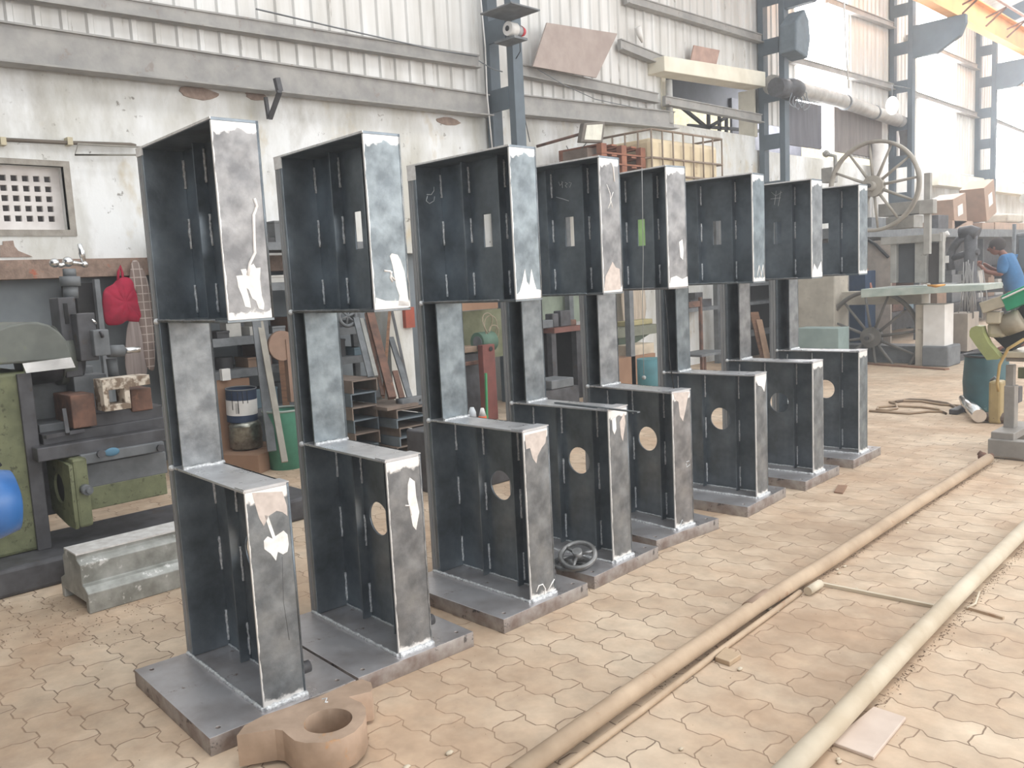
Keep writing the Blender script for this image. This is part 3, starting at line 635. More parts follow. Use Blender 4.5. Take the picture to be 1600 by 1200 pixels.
# chalk on web plates (inside)
def web_line(i, pts, r=.0018, m=M_chalk):
    x, y, a = POS[i]; c, s = math.cos(a), math.sin(a)
    def tl(P): q = P-Vector((x, y, 0)); return Vector((q.x*c+q.y*s, -q.x*s+q.y*c, q.z))
    o = tl(CAM); P = []
    yw = SW-TH
    for u, v in pts:
        d = tl(CAM+ray(u, v))-o; t = (yw-o.y)/d.y; P.append(o+d*t)
    MB().tube(P, r, 5).build('chalk_mark', m, ST[i])
def back_line(i, pts, r=.0016):
    x, y, a = POS[i]; c, s = math.cos(a), math.sin(a)
    def tl(P): q = P-Vector((x, y, 0)); return Vector((q.x*c+q.y*s, -q.x*s+q.y*c, q.z))
    o = tl(CAM); P = []
    for u, v in pts:
        d = tl(CAM+ray(u, v))-o; t = (.001-o.x)/d.x; P.append(o+d*t)
    MB().tube(P, r, 5).build('chalk_mark', M_chalk, ST[i])
back_line(2, [(678, 292), (678, 298), (674, 304), (667, 304)]); back_line(2, [(668, 306), (666, 314), (671, 318), (678, 314), (679, 307)])
web_line(3, [(873, 284), (875, 290), (880, 284)]); web_line(3, [(878, 283), (879, 294)]); web_line(3, [(883, 285), (887, 287), (883, 290), (886, 293)]); web_line(3, [(889, 285), (893, 286), (890, 293)]); web_line(3, [(869, 308), (880, 311), (889, 314)])
web_line(6, [(1205, 300), (1212, 306), (1222, 300)]); web_line(6, [(1204, 311), (1220, 309)]); web_line(6, [(1213, 298), (1210, 320)]); web_line(6, [(1220, 298), (1216, 322)])
# loose strip on the ledge of stand four
tag(MB().bar(AG(868, 629, Z1+.004), AG(998, 644, Z1+.004), .02, .006).build('metal_strip', M_mill2), 'thin flat metal strip lying across the ledge of the fourth stand', 'strip')
# handwheels
def handwheel(c, R, tilt, rz, label):
    t = thing('handwheel', label, 'handwheel', c, rz, 'loose handwheels on the fourth stand'); M = Matrix.Rotation(tilt, 4, 'X'); m = M_greyd
    MB().tube([M @ Vector((R*math.cos(a), R*math.sin(a), 0)) for a in [2*math.pi*k/36 for k in range(36)]], .013, 10, closed=True).build('rim', M_iron, t)
    MB().tube([M @ Vector((0, 0, -.02)), M @ Vector((0, 0, .03))], .024, 16).build('hub', M_iron, t)
    for k in range(3):
        a = 2*math.pi*k/3+.4; MB().tube([M @ Vector((.02*math.cos(a), .02*math.sin(a), .005)), M @ Vector((R*math.cos(a), R*math.sin(a), 0))], .009, 8).build('spoke', M_iron, t)
M_iron = mat('cast_handwheel_iron', (.28, .28, .28), (.17, .17, .17), rough=.4, metal=.6, scale=20)
c = AG(893, 880, ZB+.015); handwheel((c.x, c.y, ZB+.014), .088, 0, 0, 'lower handwheel lying flat on the fourth stand base plate')
c = AG(903, 872, ZB+.055); handwheel((c.x, c.y, ZB+.07), .085, R_(28), .5, 'upper handwheel leaning on top of the flat handwheel')
# hanging cord in front of fifth stand
yq = POS[4][1]-.08
tag(MB().tube([AY(1003, 262, yq), AY(1004, 330, yq), AY(1005, 400, yq), AY(1004, 470, yq), AY(1006, 585, yq)], .0022, 5).sphere(AY(1006, 590, yq), .012).build('plumb_cord', pm('grey_string', '#a7a8a6')), 'thin plumb cord with a small bob hanging in front of the fifth stand', 'cord')
tag(MB().tube([AY(1038, 452, yq), AY(1043, 500, yq), AY(1046, 560, yq), AY(1053, 607, yq)], .003, 5).build('thin_wire', M_black), 'thin dark wire hanging beside the column of the sixth stand', 'wire')
# ---------------------------------------------------------------- foreground casting
ZC = .118
oc = [(200+u/2.857, 780+v/2.857) for u, v in [(485, 1055), (655, 1027), (690, 1032), (715, 1055), (745, 1078), (790, 1088), (870, 1086), (950, 1070), (1010, 1040), (1048, 1000), (1063, 960), (1060, 930), (1040, 908), (1010, 895), (985, 882), (1085, 858), (1092, 845), (1085, 818), (1045, 803), (1000, 815), (850, 882), (605, 965), (520, 1010)]]
op = [AG(u, v, ZC) for u, v in oc]; op = [(p.x, p.y) for p in op]; ch = AG(511, 1125, ZC)
cx = sum(p[0] for p in op)/len(op)
M_cast = pm('brown_machined_casting', '#b89f8b', '#9c8673', rough=.5, metal=.2, scale=7, spots=hexc('#b98a5c'), sscale=4, sth=.6)
plate('bearing_bracket_casting', op, [circ(ch.x+.005, ch.y, .078, 48)], .105, M_cast, None, Matrix.Translation((0, 0, ZC-.105)), .004)
o = bpy.data.objects['bearing_bracket_casting']; tag(o, 'brown cast bearing bracket with a bored hole in front of the nearest stand', 'casting')
q = [AG(200+u/2.857, 780+v/2.857, ZC+.001) for u, v in ((865, 893), (888, 888), (880, 908), (892, 905))]
MB().tube(q, .002, 5).build('chalk_mark', M_chalk, o)
# ---------------------------------------------------------------- pipes on the floor
M_pipe = pm('dusty_tan_pipe', '#b8a28a', '#a08a73', rough=.7, scale=4, spots=hexc('#9d7f66'), sscale=7)
M_pipe2 = pm('dusty_beige_pipe', '#c6baa6', '#b1a28c', rough=.7, scale=4)
def gp(pts, z): return [AG(u, v, z) for u, v in pts]
t = thing('floor_pipe', 'long dusty tan pipe lying on the floor beside the stands', 'pipe')
MB().tube(gp([(800, 1215), (1000, 1072), (1180, 948), (1290, 880), (1440, 782), (1545, 716)], .04), .034, 18).build('tube', M_pipe, t)
MB().tube(gp([(1170, 953), (1200, 932)], .04), .036, 18).build('joint_sleeve', pm('worn_pipe_band', '#a88d78'), t)
tag(MB().tube(gp([(850, 1222), (1000, 1112), (1120, 1020), (1250, 925)], .012), .012, 10).build('steel_rod', M_pipe), 'thin rod lying close along the right side of the tan floor pipe', 'rod')
tag(MB().tube(gp([(1200, 1235), (1300, 1135), (1400, 1028), (1500, 925), (1620, 808)], .038), .036, 18).build('floor_pipe', M_pipe2), 'long beige pipe nearer the right edge, parallel to the tan one', 'pipe')
tag(MB().tube([AG(1262, 924, .022), AG(1281, 912, .022)], .02, 14).build('pipe_stub', M_pipe2), 'short pipe stub lying against the tan floor pipe', 'pipe')
tag(MB().bar(AG(1283, 912, .008), AG(1474, 950, .008), .018, .014).build('flat_bar', M_pipe2), 'flat bar running across the floor between the two pipes', 'bar')
tag(MB().bar(AG(1510, 949, .006), AG(1568, 966, .006), .014, .012).build('flat_bar', M_pipe), 'short flat bar end sticking out right of the beige pipe', 'bar')
tag(MB().tube(gp([(1510, 950), (1524, 943), (1530, 925)], .01), .005, 6).build('bent_wire', M_pipe2), 'small bent wire beside the beige pipe', 'wire')
def slab(name, px, z0, z1, m, label, cat, bevel=.003):
    P = [AG(u, v, z1) for u, v in px]; return tag(MB().prism([(p.x, p.y) for p in P], z1-z0, Matrix.Translation((0, 0, z0))).build(name, m, bevel=bevel), label, cat)
slab('tile_plate', [(1297, 1158), (1365, 1103), (1416, 1120), (1365, 1183)], 0, .012, pm('pale_pinkish_plate', '#c9b8ab', '#bba99c', rough=.6), 'flat rectangular plate lying on the floor beside the beige pipe', 'plate')
slab('wooden_block', [(1117, 1026), (1134, 1010), (1158, 1022), (1140, 1034)], 0, .02, pm('pale_block', '#c2a98c'), 'small pale block beside the tan pipe at the bottom', 'block')
slab('wood_chip', [(1303, 768), (1309, 757), (1324, 758), (1317, 770)], 0, .01, M_brown, 'small brown chip on the floor right of the seventh stand', 'chip')
r = random.Random(5)
for k in range(14):
    u, v = r.choice([(1192, 972), (1180, 985), (1315, 890), (1330, 915), (1298, 935), (1313, 1185), (1160, 1040), (1210, 958), (1425, 820), (640, 1200), (700, 1180), (1355, 865), (1240, 1000), (1060, 1165)]); p = AG(u+r.uniform(-9, 9), v+r.uniform(-6, 6), .004)
    tag(MB().sphere(p, .007+.004*r.random(), (1, 1.6, .6), 6, 4).build('metal_chip', M_pipe2), 'tiny pale chip scattered on the paving beside the floor pipes', 'chip', 'tiny chips on the floor')
# swept dirt and filings gathered along the pipes (nobody could count it)
r = random.Random(17); mb = MB()
def flake(x, y, s_):
    a = r.random()*6.28; c, q = math.cos(a)*s_, math.sin(a)*s_
    mb.add([(x-c, y-q, .001), (x+c, y+q, .001), (x+q*.5, y-c*.5, .001), (x, y, .001+s_*.5)], [(0, 2, 1), (0, 1, 3), (1, 2, 3), (2, 0, 3)])
for (p0, p1, off, n) in (((1000, 1072), (1545, 716), .05, 500), ((1300, 1135), (1620, 808), .055, 600)):
    A, B_ = AG(*p0), AG(*p1)
    for k in range(n):
        p = A.lerp(B_, r.random()); flake(p.x+off+abs(r.gauss(0, .018)), p.y+r.gauss(0, .01), r.uniform(.002, .006))
for k in range(260):
    p = AG(r.uniform(-20, 260), r.uniform(935, 1010)); flake(p.x, p.y, r.uniform(.002, .006))
for k in range(700): flake(r.uniform(-4.4, .6), r.uniform(.9, 6), r.uniform(.0015, .0035))
o = mb.build('swept_dirt', pm('brown_dirt', '#7b6450', '#4f4238', rough=.95, scale=20), fix=False); o['kind'] = 'stuff'; o['label'] = 'dark dirt and filings gathered along the floor pipes'; o['category'] = 'dirt'
# ================================================================ LEFT: SHAPING MACHINE
def pbx(name, u0, v0, u1, v1, x, d, m, parent, bevel=.006, z0=None):
    mb = MB(); xb(mb, u0, v0, u1, v1, x, d, z0); return mb.build(name, m, parent, bevel=bevel)
t = thing('shaping_machine', 'old green shaping machine at the left edge under the vent window', 'machine')
mb = MB(); mb.box(-5.5, -4.88, -.6, 2.95, 0, .15); mb.build('machine_base', M_greyd, t, bevel=.02)
MB().box(-5.9, -5.12, 1.0-.9, AX(80, 860, -5.12).y, .15, 1.14).build('column', M_green, t, bevel=.02)
ye = AX(80, 860, -5.12).y
MB().box(-5.12, -5.095, ye-.07, ye, .15, 1.13).build('column_slideway', M_greyd, t, bevel=.004)
MB().box(-6.0, -5.14, ye, ye+.012, .15, 1.1).build('column_slideway', M_greyd, t)
# round backed ram
P = [(p.y, p.z) for p in [AX(u, v, -5.1) for u, v in ((-70, 575), (-70, 550), (-40, 530), (-10, 517), (15, 508), (40, 503), (60, 503), (78, 508), (94, 519), (104, 532), (110, 548), (112, 562))]]
MB().prism(P, .5, Matrix.Translation((-5.6, 0, 0)) @ YZ).build('ram_cover', M_greeng, t, bevel=.012)
c2 = AX(124, 553, -5.35)
MB().tube([(-5.4, c2.y-.3, c2.z), (-5.4, c2.y, c2.z)], .155, 28).build('ram_head', M_greyd, t)
MB().tube([(-5.4, c2.y-.12, c2.z), (-5.4, c2.y-.05, c2.z)], .175, 28).build('ram_collar', M_greeng, t)
P = [AX(*q, -5.02) for q in ((35, 568), (111, 558), (118, 574), (41, 583))]
MB().add(P+[p+Vector((-.03, 0, 0)) for p in P], [(0, 1, 2, 3), (7, 6, 5, 4), (0, 4, 5, 1), (1, 5, 6, 2), (2, 6, 7, 3), (3, 7, 4, 0)]).build('bright_guide_strip', M_chrome, t)
pbx('side_panel', 42, 576, 152, 672, -5.45, .4, M_grey, t)
# tool head
def ptube(name, pts, x, r, m, parent, n=14): return MB().tube([AX(u, v, x) for u, v in pts], r, n).build(name, m, parent)
pbx('tool_slide', 97, 464, 124, 590, -5.25, .16, M_greyd, t)
pbx('slide_slot', 101, 474, 107, 506, -5.243, .01, M_dark, t, 0)
ptube('feed_screw_housing', [(108, 420), (109, 432)], -5.33, .035, M_grey, t)
ptube('feed_screw_collar', [(109, 432), (110, 447)], -5.33, .055, M_grey, t)
ptube('feed_screw_neck', [(110, 447), (111, 466)], -5.33, .04, M_grey, t)
o = ptube('crank_arm', [(84, 411), (95, 415), (107, 410), (132, 413)], -5.33, .014, M_chrome, t)
for (u, v, rr) in ((85, 411, .027), (106, 409, .03), (132, 413, .02)): MB().sphere(AX(u, v, -5.33), rr).build('crank_boss', M_chrome, t)
ptube('crank_grip', [(131, 412), (128, 396), (124, 381)], -5.33, [.011, .018, .012], M_chrome, t)
pbx('tool_apron', 123, 489, 152, 564, -5.15, .12, M_greyd, t)
pbx('tool_block', 147, 515, 172, 556, -5.1, .12, M_grey, t)
ptube('tool_bolt', [(157, 523), (160, 522)], -5.09, .02, M_greyd, t)
ptube('tool_bar', [(168, 549), (193, 548)], -5.15, .035, M_grey, t); ptube('tool_bar', [(193, 548), (218, 546)], -5.15, .018, M_chrome, t)
ptube('lever', [(143, 499), (151, 506)], -5.15, .008, M_chrome, t)
ptube('tool_shank', [(174, 560), (178, 588)], -5.2, .03, M_grey, t)
# table and cross rail
pbx('table', 57, 685, 262, 706, -5.0, .55, M_greyd, t); pbx('table_edge', 125, 700, 258, 716, -4.98, .05, M_grey, t)
pbx('cross_rail', 128, 716, 262, 752, -5.05, .35, M_grey, t); pbx('knee_beam', 138, 750, 262, 785, -5.05, .3, M_green, t)
tt = pbx('saddle', 66, 665, 262, 686, -5.1, .5, M_greyd, t)
pbx('saddle_lip', 60, 650, 262, 668, -5.2, .42, M_grey, t)
# knee bracket box with round hole
b0, b1, zb, zt = AX(112, 770, -4.93).y, AX(142, 770, -4.93).y, AX(125, 826, -4.93).z, AX(125, 716, -4.93).z
MB().box(-5.3, -4.93, b0+.02, b1, zb, zt).build('knee_bracket', M_green, t, bevel=.015)
plate('knee_bracket_face', [(-5.32, zb+.05), (-5.05, zb), (-4.93, zb), (-4.93, zt-.03), (-5.32, zt)], [circ(-5.14, (zb+zt)/2+.01, .085, 32)], .02, M_green, t, Matrix.Translation((0, b0, 0)) @ XZ, .004)
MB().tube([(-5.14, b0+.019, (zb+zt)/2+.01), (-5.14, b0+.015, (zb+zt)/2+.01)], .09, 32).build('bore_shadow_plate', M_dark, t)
MB().box(-5.45, -5.32, b0-.05, b1, zb+.02, zt+.05).build('knee_slide', M_greyd, t, bevel=.005)
cc = AX(132, 764, -4.93); MB().tube([cc, cc+Vector((.06, 0, 0))], .028, 14).tube([cc+Vector((.05, 0, 0)), cc+Vector((.09, 0, 0))], .015, 10).build('shaft_end', M_grey, t)
cc = AX(175, 706, -4.97); MB().sphere(cc, .03, (.3, 1.4, .8)).build('blue_paint_dab', pm('blue_dab', '#5a86a0'), t)
for u in (157, 250): cc = AX(u, 709-(u-157)*.1, -4.97); MB().tube([cc, cc+Vector((.02, 0, 0))], .022, 12).build('bolt_head', M_greyd, t)
# things on the machine table
t = thing('vise_jaw_block', 'brown steel vise block clamped on the shaping machine table', 'vise')
pbx('body', 112, 616, 150, 668, -5.05, .3, M_rust, t); pbx('jaw', 116, 586, 168, 618, -5.25, .15, M_grey, t); pbx('slide', 140, 640, 255, 664, -5.12, .3, M_greyd, t)
t = thing('square_casting', 'white splashed square framed casting on the machine table', 'casting')
M_splash = pm('white_splashed_iron', '#cfc4b5', '#7d6c5c', rough=.8, scale=14, mixw=(.45, .55), bump=.3)
xx = -4.98
y0_, y1_, y2_ = AX(161, 612, xx).y, AX(203, 612, xx).y, AX(235, 600, xx).y; z0_, z1_, zm = AX(183, 641, xx).z, AX(183, 591, xx).z, AX(183, 607, xx).z
o = plate('square_frame', [(y0_, z0_), (y1_, z0_), (y1_, zm), (y2_, zm), (y2_, z1_), (y0_, z1_)], [[(y0_+.03, z0_+.035), (y1_-.03, z0_+.035), (y1_-.03, zm-.005), (y0_+.03, zm-.005)]], .14, M_splash, t, Matrix.Translation((xx-.14, 0, 0)) @ YZ, .003)
pbx('rear_block', 205, 607, 238, 642, -5.1, .2, M_rust, t)
for (a, b) in (((92, 690), (110, 665)), ((108, 660), (118, 688)), ((120, 678), (135, 672))):
    pass
tag(MB().bar(AX(70, 683, -5.02), AX(130, 672, -5.08), .03, .02).bar(AX(100, 640, -5.1), AX(106, 678, -5.02), .02, .03).build('clamp_strap', M_greyd), 'dark clamp strap with bolt beside the vise on the machine table', 'clamp')
# casting on the floor
t = thing('channel_casting', 'bright milled channel shaped casting on the floor before the green machine', 'casting')
A = AG(143, 955, 0); M_mil = pm('milled_casting', '#b0b1ad', '#84857f', rough=.5, metal=.3, scale=9, spots=hexc('#d3d3d0'), sscale=12)
L0, L1 = A.y-.02, A.y+.62
pr = [(0, .0), (.04, 0), (.04, .05), (.36, .05), (.36, 0), (.40, 0), (.40, .10), (.36, .125), (.33, .13), (.33, .23), (.28, .25), (.28, .27), (.10, .27), (.10, .25), (.07, .23), (.07, .13), (.0, .10)]
ox = A.x-.4
MB().prism([(ox+p[0]+.04, p[1]) for p in pr], L1-L0, Matrix(((1, 0, 0, 0), (0, 0, 1, L0), (0, 1, 0, 0), (0, 0, 0, 1)))).build('casting_body', M_mil, t, bevel=.005)
MB().box(ox+.15, ox+.33, L0-.001, L1+.01, .27, .278).build('machined_top', M_ground, t)
# blue machine parts cut by the left frame edge
t = thing('blue_pedestal', 'blue painted post of a machine cut by the lower left corner', 'post')
c = AG(2, 1196, 0); M_blue = pm('glossy_blue_paint', '#3a6ba8', '#2f5a92', rough=.35)
MB().tube([(c.x-.05, c.y-.09, 0), (c.x-.05, c.y-.09, 1.0)], .045, 20).build('post', M_blue, t); MB().tube([(c.x-.05, c.y-.09, 0), (c.x-.05, c.y-.09, .05)], .075, 20).build('foot_flange', M_blue, t)
c = AX(2, 785, -3.1)
MB().tube([c+Vector((0, -.28, 0)), c+Vector((0, -.02, 0)), c+Vector((0, .035, 0)), c+Vector((0, .05, 0))], [.11, .115, .1, .05], 28).build('motor_cover', M_blue, t)
MB().bar((c.x, c.y-.2, c.z), (c.x, c.y-.12, .9), .05, .05).build('motor_bracket', M_blue, t)
MB().tube([c+Vector((0, -.03, .11)), c+Vector((0, .01, .13))], .012, 8).build('cover_screw', M_dark, t)
# wall side clutter behind the machine
panel('dark_backing', 122, 442, 152, 525, -7.3, .35, M_dark, 'dark cabinet below the lintel behind the machine tool head', 'backing')  # plain dark box filling the dark area under the lintel
panel('grey_post', 152, 436, 160, 520, -7.2, .06, M_grey, 'narrow grey post below the lintel left of the red bag', 'post', z0=0)
# red bag and chequered cloth
def cloth(name, outline, x, m, label, cat, th=.02, wob=.03, seed=1):
    P = [AX(u, v, x) for u, v in outline]; c = sum(P, Vector())/len(P); P = [c+(p-c)*1.07 for p in P]; bm = MB(); wob *= .45; r = random.Random(seed)
    rings = [1, .82, .6, .35]; vs = []; n = len(P)
    for k, f in enumerate(rings):
        for i, p in enumerate(P): q = c+(p-c)*f; vs.append(Vector((x+[0, .03, .05, .055][k]*wob/.03+wob*.35*math.sin(i*1.9+k), q.y, q.z)))
    vs.append(Vector((x+wob*1.8, c.y, c.z))); fs = []
    for k in range(3):
        for i in range(n): j = (i+1) % n; fs.append((k*n+i, k*n+j, (k+1)*n+j, (k+1)*n+i))
    for i in range(n): fs.append((3*n+i, 3*n+(i+1) % n, 4*n))
    o = bm.add(vs, fs, True).build(name, m); s = o.modifiers.new('s', 'SOLIDIFY'); s.thickness = th; s.offset = -1; ss = o.modifiers.new('u', 'SUBSURF'); ss.levels = 1; ss.render_levels = 2
    return o
def dens(pts, k=2):
    out = []
    for i in range(len(pts)):
        a, b = pts[i], pts[(i+1) % len(pts)]
        for j in range(k): out.append((a[0]+(b[0]-a[0])*j/k, a[1]+(b[1]-a[1])*j/k))
    return out
XB = WX+.1
o = cloth('red_bag', dens([(185, 440), (190, 436), (205, 439), (208, 455), (213, 470), (222, 498), (221, 501), (205, 499), (195, 497), (186, 504), (165, 505), (163, 480), (162, 460), (168, 452), (178, 447)], 2), XB, M_red, 0, 0, .03, .05)
tag(o, 'crimson cloth bag hanging from a nail on the concrete lintel', 'bag')
MB().tube([AX(u, v, XB+.02) for u, v in ((184, 446), (185, 425), (188, 416), (191, 426), (192, 442))], .012, 8).build('handle', M_red, o)
def plaid(name):
    m = pm(name, '#98877f', '#83736c', rough=.9, scale=8).copy(); m.name = name; nt = m.node_tree; N = nt.nodes; L = nt.links; b = N['Principled BSDF']
    br = N.new('ShaderNodeTexBrick'); br.offset = 0; br.inputs['Scale'].default_value = 1; br.inputs['Brick Width'].default_value = .055; br.inputs['Row Height'].default_value = .07; br.inputs['Mortar Size'].default_value = .004
    br.inputs['Color1'].default_value = (*hexc('#8d7d76'), 1); br.inputs['Color2'].default_value = (*hexc('#84746d'), 1); br.inputs['Mortar'].default_value = (*hexc('#bdb0a8'), 1)
    tc = N.new('ShaderNodeTexCoord'); sp = N.new('ShaderNodeSeparateXYZ'); cb = N.new('ShaderNodeCombineXYZ'); L.new(tc.outputs['Object'], sp.inputs[0]); L.new(sp.outputs[1], cb.inputs[0]); L.new(sp.outputs[2], cb.inputs[1]); L.new(cb.outputs[0], br.inputs[0])
    L.new(br.outputs[0], b.inputs['Base Color']); return m
M_plaid = plaid('plaid_cloth')
o = cloth('plaid_cloth', dens([(206, 412), (213, 410), (222, 425), (228, 440), (234, 470), (238, 520), (240, 575), (228, 570), (222, 520), (214, 470), (210, 440), (204, 440)], 2), WX+.12, M_plaid, 0, 0, .02, .03, 2); tag(o, 'brown plaid cloth hanging to the right of the red bag', 'cloth')
o = cloth('grey_towel', dens([(203, 500), (218, 498), (226, 540), (228, 590), (200, 592), (196, 560), (199, 520)], 2), WX+.1, pm('grey_striped_towel', '#a09490', '#857975', rough=.9, scale=4, stretch=(1, 9, .3)), 0, 0, .02, .03, 3); tag(o, 'long grey towel hanging below the plaid cloth', 'towel')
# ================================================================ SHELF RACK BEHIND STANDS ONE TO THREE
RX = -6.95                                        # front plane of the rack
t = thing('shelf_rack', 'grey steel shelf rack crammed with tools behind the first two stands', 'rack')
RY0, RY1 = 3.0, 5.0
for y in (RY0, AX(412, 540, RX).y, RY1):
    for x in (RX-.05, RX-.5): MB().box(x, x+.05, y, y+.06, 0, 1.95).build('post', M_grey, t)
for z in (AX(365, 531, RX).z, .45, .82, 1.56, 1.92):
    MB().box(RX-.52, RX+.005, RY0, RY1+.06, z-.05, z+.02).build('shelf', M_grey, t)
ZS = AX(365, 531, RX).z
r = random.Random(11)
pal = [pm('shelf_rust', '#7b5a4a'), pm('shelf_grey', '#6e7072'), pm('shelf_white', '#b9b6b0'), pm('shelf_brown', '#8e735f'), pm('shelf_dark', '#3c3b3d'), pm('shelf_blue', '#6f8591'), M_greyd, M_rust]
nm = ['rusty', 'grey', 'whitish', 'brown', 'dark', 'pale blue', 'oily', 'reddish']
lv = [('top shelf', 1.94), ('second shelf', 1.58), ('third shelf', ZS+.02), ('fourth shelf', .84), ('lowest shelf', .47)]
for ln, z in lv:
    y = RY0+.08; k = 0
    while y < RY1-.15:
        w_ = r.uniform(.08, .24); h = r.uniform(.06, .2); j = r.randrange(8); d = r.uniform(.1, .35)
        kind = r.choice(['metal_part', 'storage_box', 'storage_box', 'round_blank'])
        x1 = RX-.03-r.random()*.1
        if kind == 'round_blank': mb = MB().tube([(x1-.1, y+w_/2, z), (x1-.1, y+w_/2, z+h)], min(w_/2, .09), 16)
        elif kind == 'metal_part': mb = MB().box(x1-d, x1, y, y+w_, z, z+h*.5).box(x1-d*.7, x1-.02, y+w_*.2, y+w_*.6, z+h*.5, z+h)
        else: mb = MB().box(x1-d, x1, y, y+w_, z, z+h).box(x1-d-.005, x1+.005, y-.004, y+w_+.004, z+h-.02, z+h)
        ty = {'metal_part': 'stepped metal part', 'storage_box': 'lidded box', 'round_blank': 'round blank'}[kind]
        near = 'near the left post' if y < 3.5 else 'at the middle post' if y < 4.1 else 'by the right end'
        tag(mb.build(kind, pal[j], bevel=.003), f'{nm[j]} {ty} on the {ln} of the rack, {near}', {'metal_part': 'part', 'storage_box': 'box', 'round_blank': 'blank'}[kind], f'{nm[j]} {ty}s on the {ln} {near}')
        y += w_+r.uniform(.01, .06); k += 1
# tins on a carton, cardboard, bin, leaning things
t = thing('carton_box', 'closed brown carton on the floor under the paint tins', 'box')
c = AG(392, 728, 0); M_tin = pm('tin_metal', '#a7a79e', '#77776d', rough=.3, metal=.8, scale=20)
CX, CY = AG(395, 733, 0).x-.1, AG(395, 733, 0).y+.05
MB().box(-.24, .24, -.26, .26, 0, .16, Matrix.Rotation(.5, 4, 'Z')).build('carton', M_brown, t, bevel=.004); MB().box(-.25, .24, -.005, .28, .16, .168, Matrix.Rotation(.5, 4, 'Z')).build('flap', M_brown, t)
t.location = (CX, CY, 0)
t = thing('metal_tin', 'bare silver tin carrying the navy paint tin', 'tin', (CX-.03, CY-.02, .168))
MB().tube([(0, 0, 0), (0, 0, .015), (0, 0, .09), (0, 0, .1), (0, 0, .19), (0, 0, .2), (0, 0, .24)], [.12, .135, .137, .142, .135, .14, .115], 28).build('can', M_tin, t)
t = thing('paint_tin', 'navy and white paint tin on top of the silver tin', 'tin', (CX-.045, CY-.03, .41), .2)
tr = Matrix.Rotation(.05, 4, 'Y')
MB().tube([tr @ Vector((0, 0, 0)), tr @ Vector((0, 0, .28))], .128, 28, cap=False).tube([tr @ Vector((0, 0, .0)), tr @ Vector((0, 0, .02))], .12, 28).build('can', pm('navy_tin', '#2c3c57'), t)
MB().tube([tr @ Vector((0, 0, .06)), tr @ Vector((0, 0, .19))], .1295, 28, cap=False).build('white_label', M_white, t)
MB().tube([tr @ Vector((.128*math.cos(a), .128*math.sin(a), .28)) for a in [2*math.pi*k/28 for k in range(28)]], .006, 6, closed=True).build('rim', M_grey, t)
for a in (-.9, -.6, -.3, -1.3): MB().tube([tr @ Vector((.131*math.cos(a), .131*math.sin(a), .27)), tr @ Vector((.131*math.cos(a+.03), .131*math.sin(a+.03), .08+.1*abs(math.sin(a*7))))], .003, 5).build('paint_drip', M_black, t)
for k in range(3):
    a = -1.05+k*.07; MB().tube([tr @ Vector((.13*math.cos(a), .13*math.sin(a), .08)), tr @ Vector((.13*math.cos(a), .13*math.sin(a), .17))], .0016, 4).build('label_text_line', M_black, t)
quad('cardboard_sheet', ((336, 592), (388, 590), (402, 718), (350, 735)), (-6.97, -6.97, -6.93, -6.93), .012, M_brown, 'large brown cardboard sheet leaning behind the paint tins', 'cardboard')
tag(MB().box(RX+.0, RX+.05, AX(343, 585, RX).y, AX(356, 585, RX).y, AX(350, 594, RX).z, AX(350, 576, RX).z).build('tablet_pack', M_white), 'small white speckled pack on the rack above the cardboard sheet', 'pack')
t = thing('green_bin', 'green open bin on the floor left of the second stand', 'bin')
yy = AX(450, 680, -6.45).y; zb_ = 0
MB().tube([(-6.5, yy, 0), (-6.5, yy, .5)], [.15, .17], 24, cap=False).tube([(-6.5, yy, 0), (-6.5, yy, .01)], .15, 24).build('bin_body', pm('green_plastic', '#4c8a72', '#3f7763', rough=.5), t)
MB().tube([(-6.5+.17*math.cos(a), yy+.17*math.sin(a), .5) for a in [2*math.pi*k/24 for k in range(24)]], .01, 6, closed=True).build('rim', pm('bin_rim', '#9aa59e'), t)
def lean(u0, v0, u1, v1, x0, x1, wd, hd, m, name, label, cat, group=None):
    return tag(MB().bar(AX(u0, v0, x0), AX(u1, v1, x1), wd, hd).build(name, m), label, cat, group)
lean(405, 497, 445, 722, -6.7, -6.15, .05, .03, pm('pale_leaning_bar', '#9b958a'), 'leaning_bar', 'pale flat bar leaning on the rack right of the paint tins', 'bar')
lean(400, 500, 425, 705, -6.7, -6.4, .07, .05, M_grey, 'leaning_bar', 'grey thick bar leaning right behind the pale bar', 'bar')
lean(440, 560, 455, 712, -6.9, -6.72, .06, .03, M_wood, 'wooden_batten', 'brown wooden batten leaning behind the second stand', 'batten')
c = AX(438, 540, -6.68); tag(MB().tube([c, c+Vector((.04, 0, 0))], .13, 24).box(c.x-.01, c.x+.05, c.y+.03, c.y+.09, c.z-.5, c.z+.05).build('wooden_paddle', pm('paddle_wood', '#977a68')), 'round headed wooden paddle hanging on the rack left of the second stand', 'paddle')
# right part: channels and bars
def channel(x1, y, z, w_, h, L_, m, label, rz=0):
    t_ = .012; mb = MB().box(x1-L_, x1, y, y+w_, z+h-t_, z+h).box(x1-L_, x1, y, y+t_, z, z+h-t_).box(x1-L_, x1, y+w_-t_, y+w_, z, z+h-t_)
    return tag(mb.build('steel_channel', m), label, 'channel', 'offcut steel channels stacked on the floor')
mc = [pm('channel_brown', '#84766c', '#6a5d54', rough=.7), pm('channel_blue_grey', '#6d7880', '#59636a', rough=.6)]
zt = AX(620, 640, -6.0).z; yl = AX(620, 650, -6.0).y; yr = AX(657, 650, -6.0).y; hh = (zt)/5
for k in range(5):
    channel(-6.0+.02*(k % 2), yl+.02*((k*7) % 3-1), k*hh, yr-yl+.1, hh*.96, .75-.08*(k % 3), mc[k % 2], ['lowest', 'second lowest', 'middle', 'second highest', 'topmost'][k]+' steel channel offcut in the right stack behind the second stand')
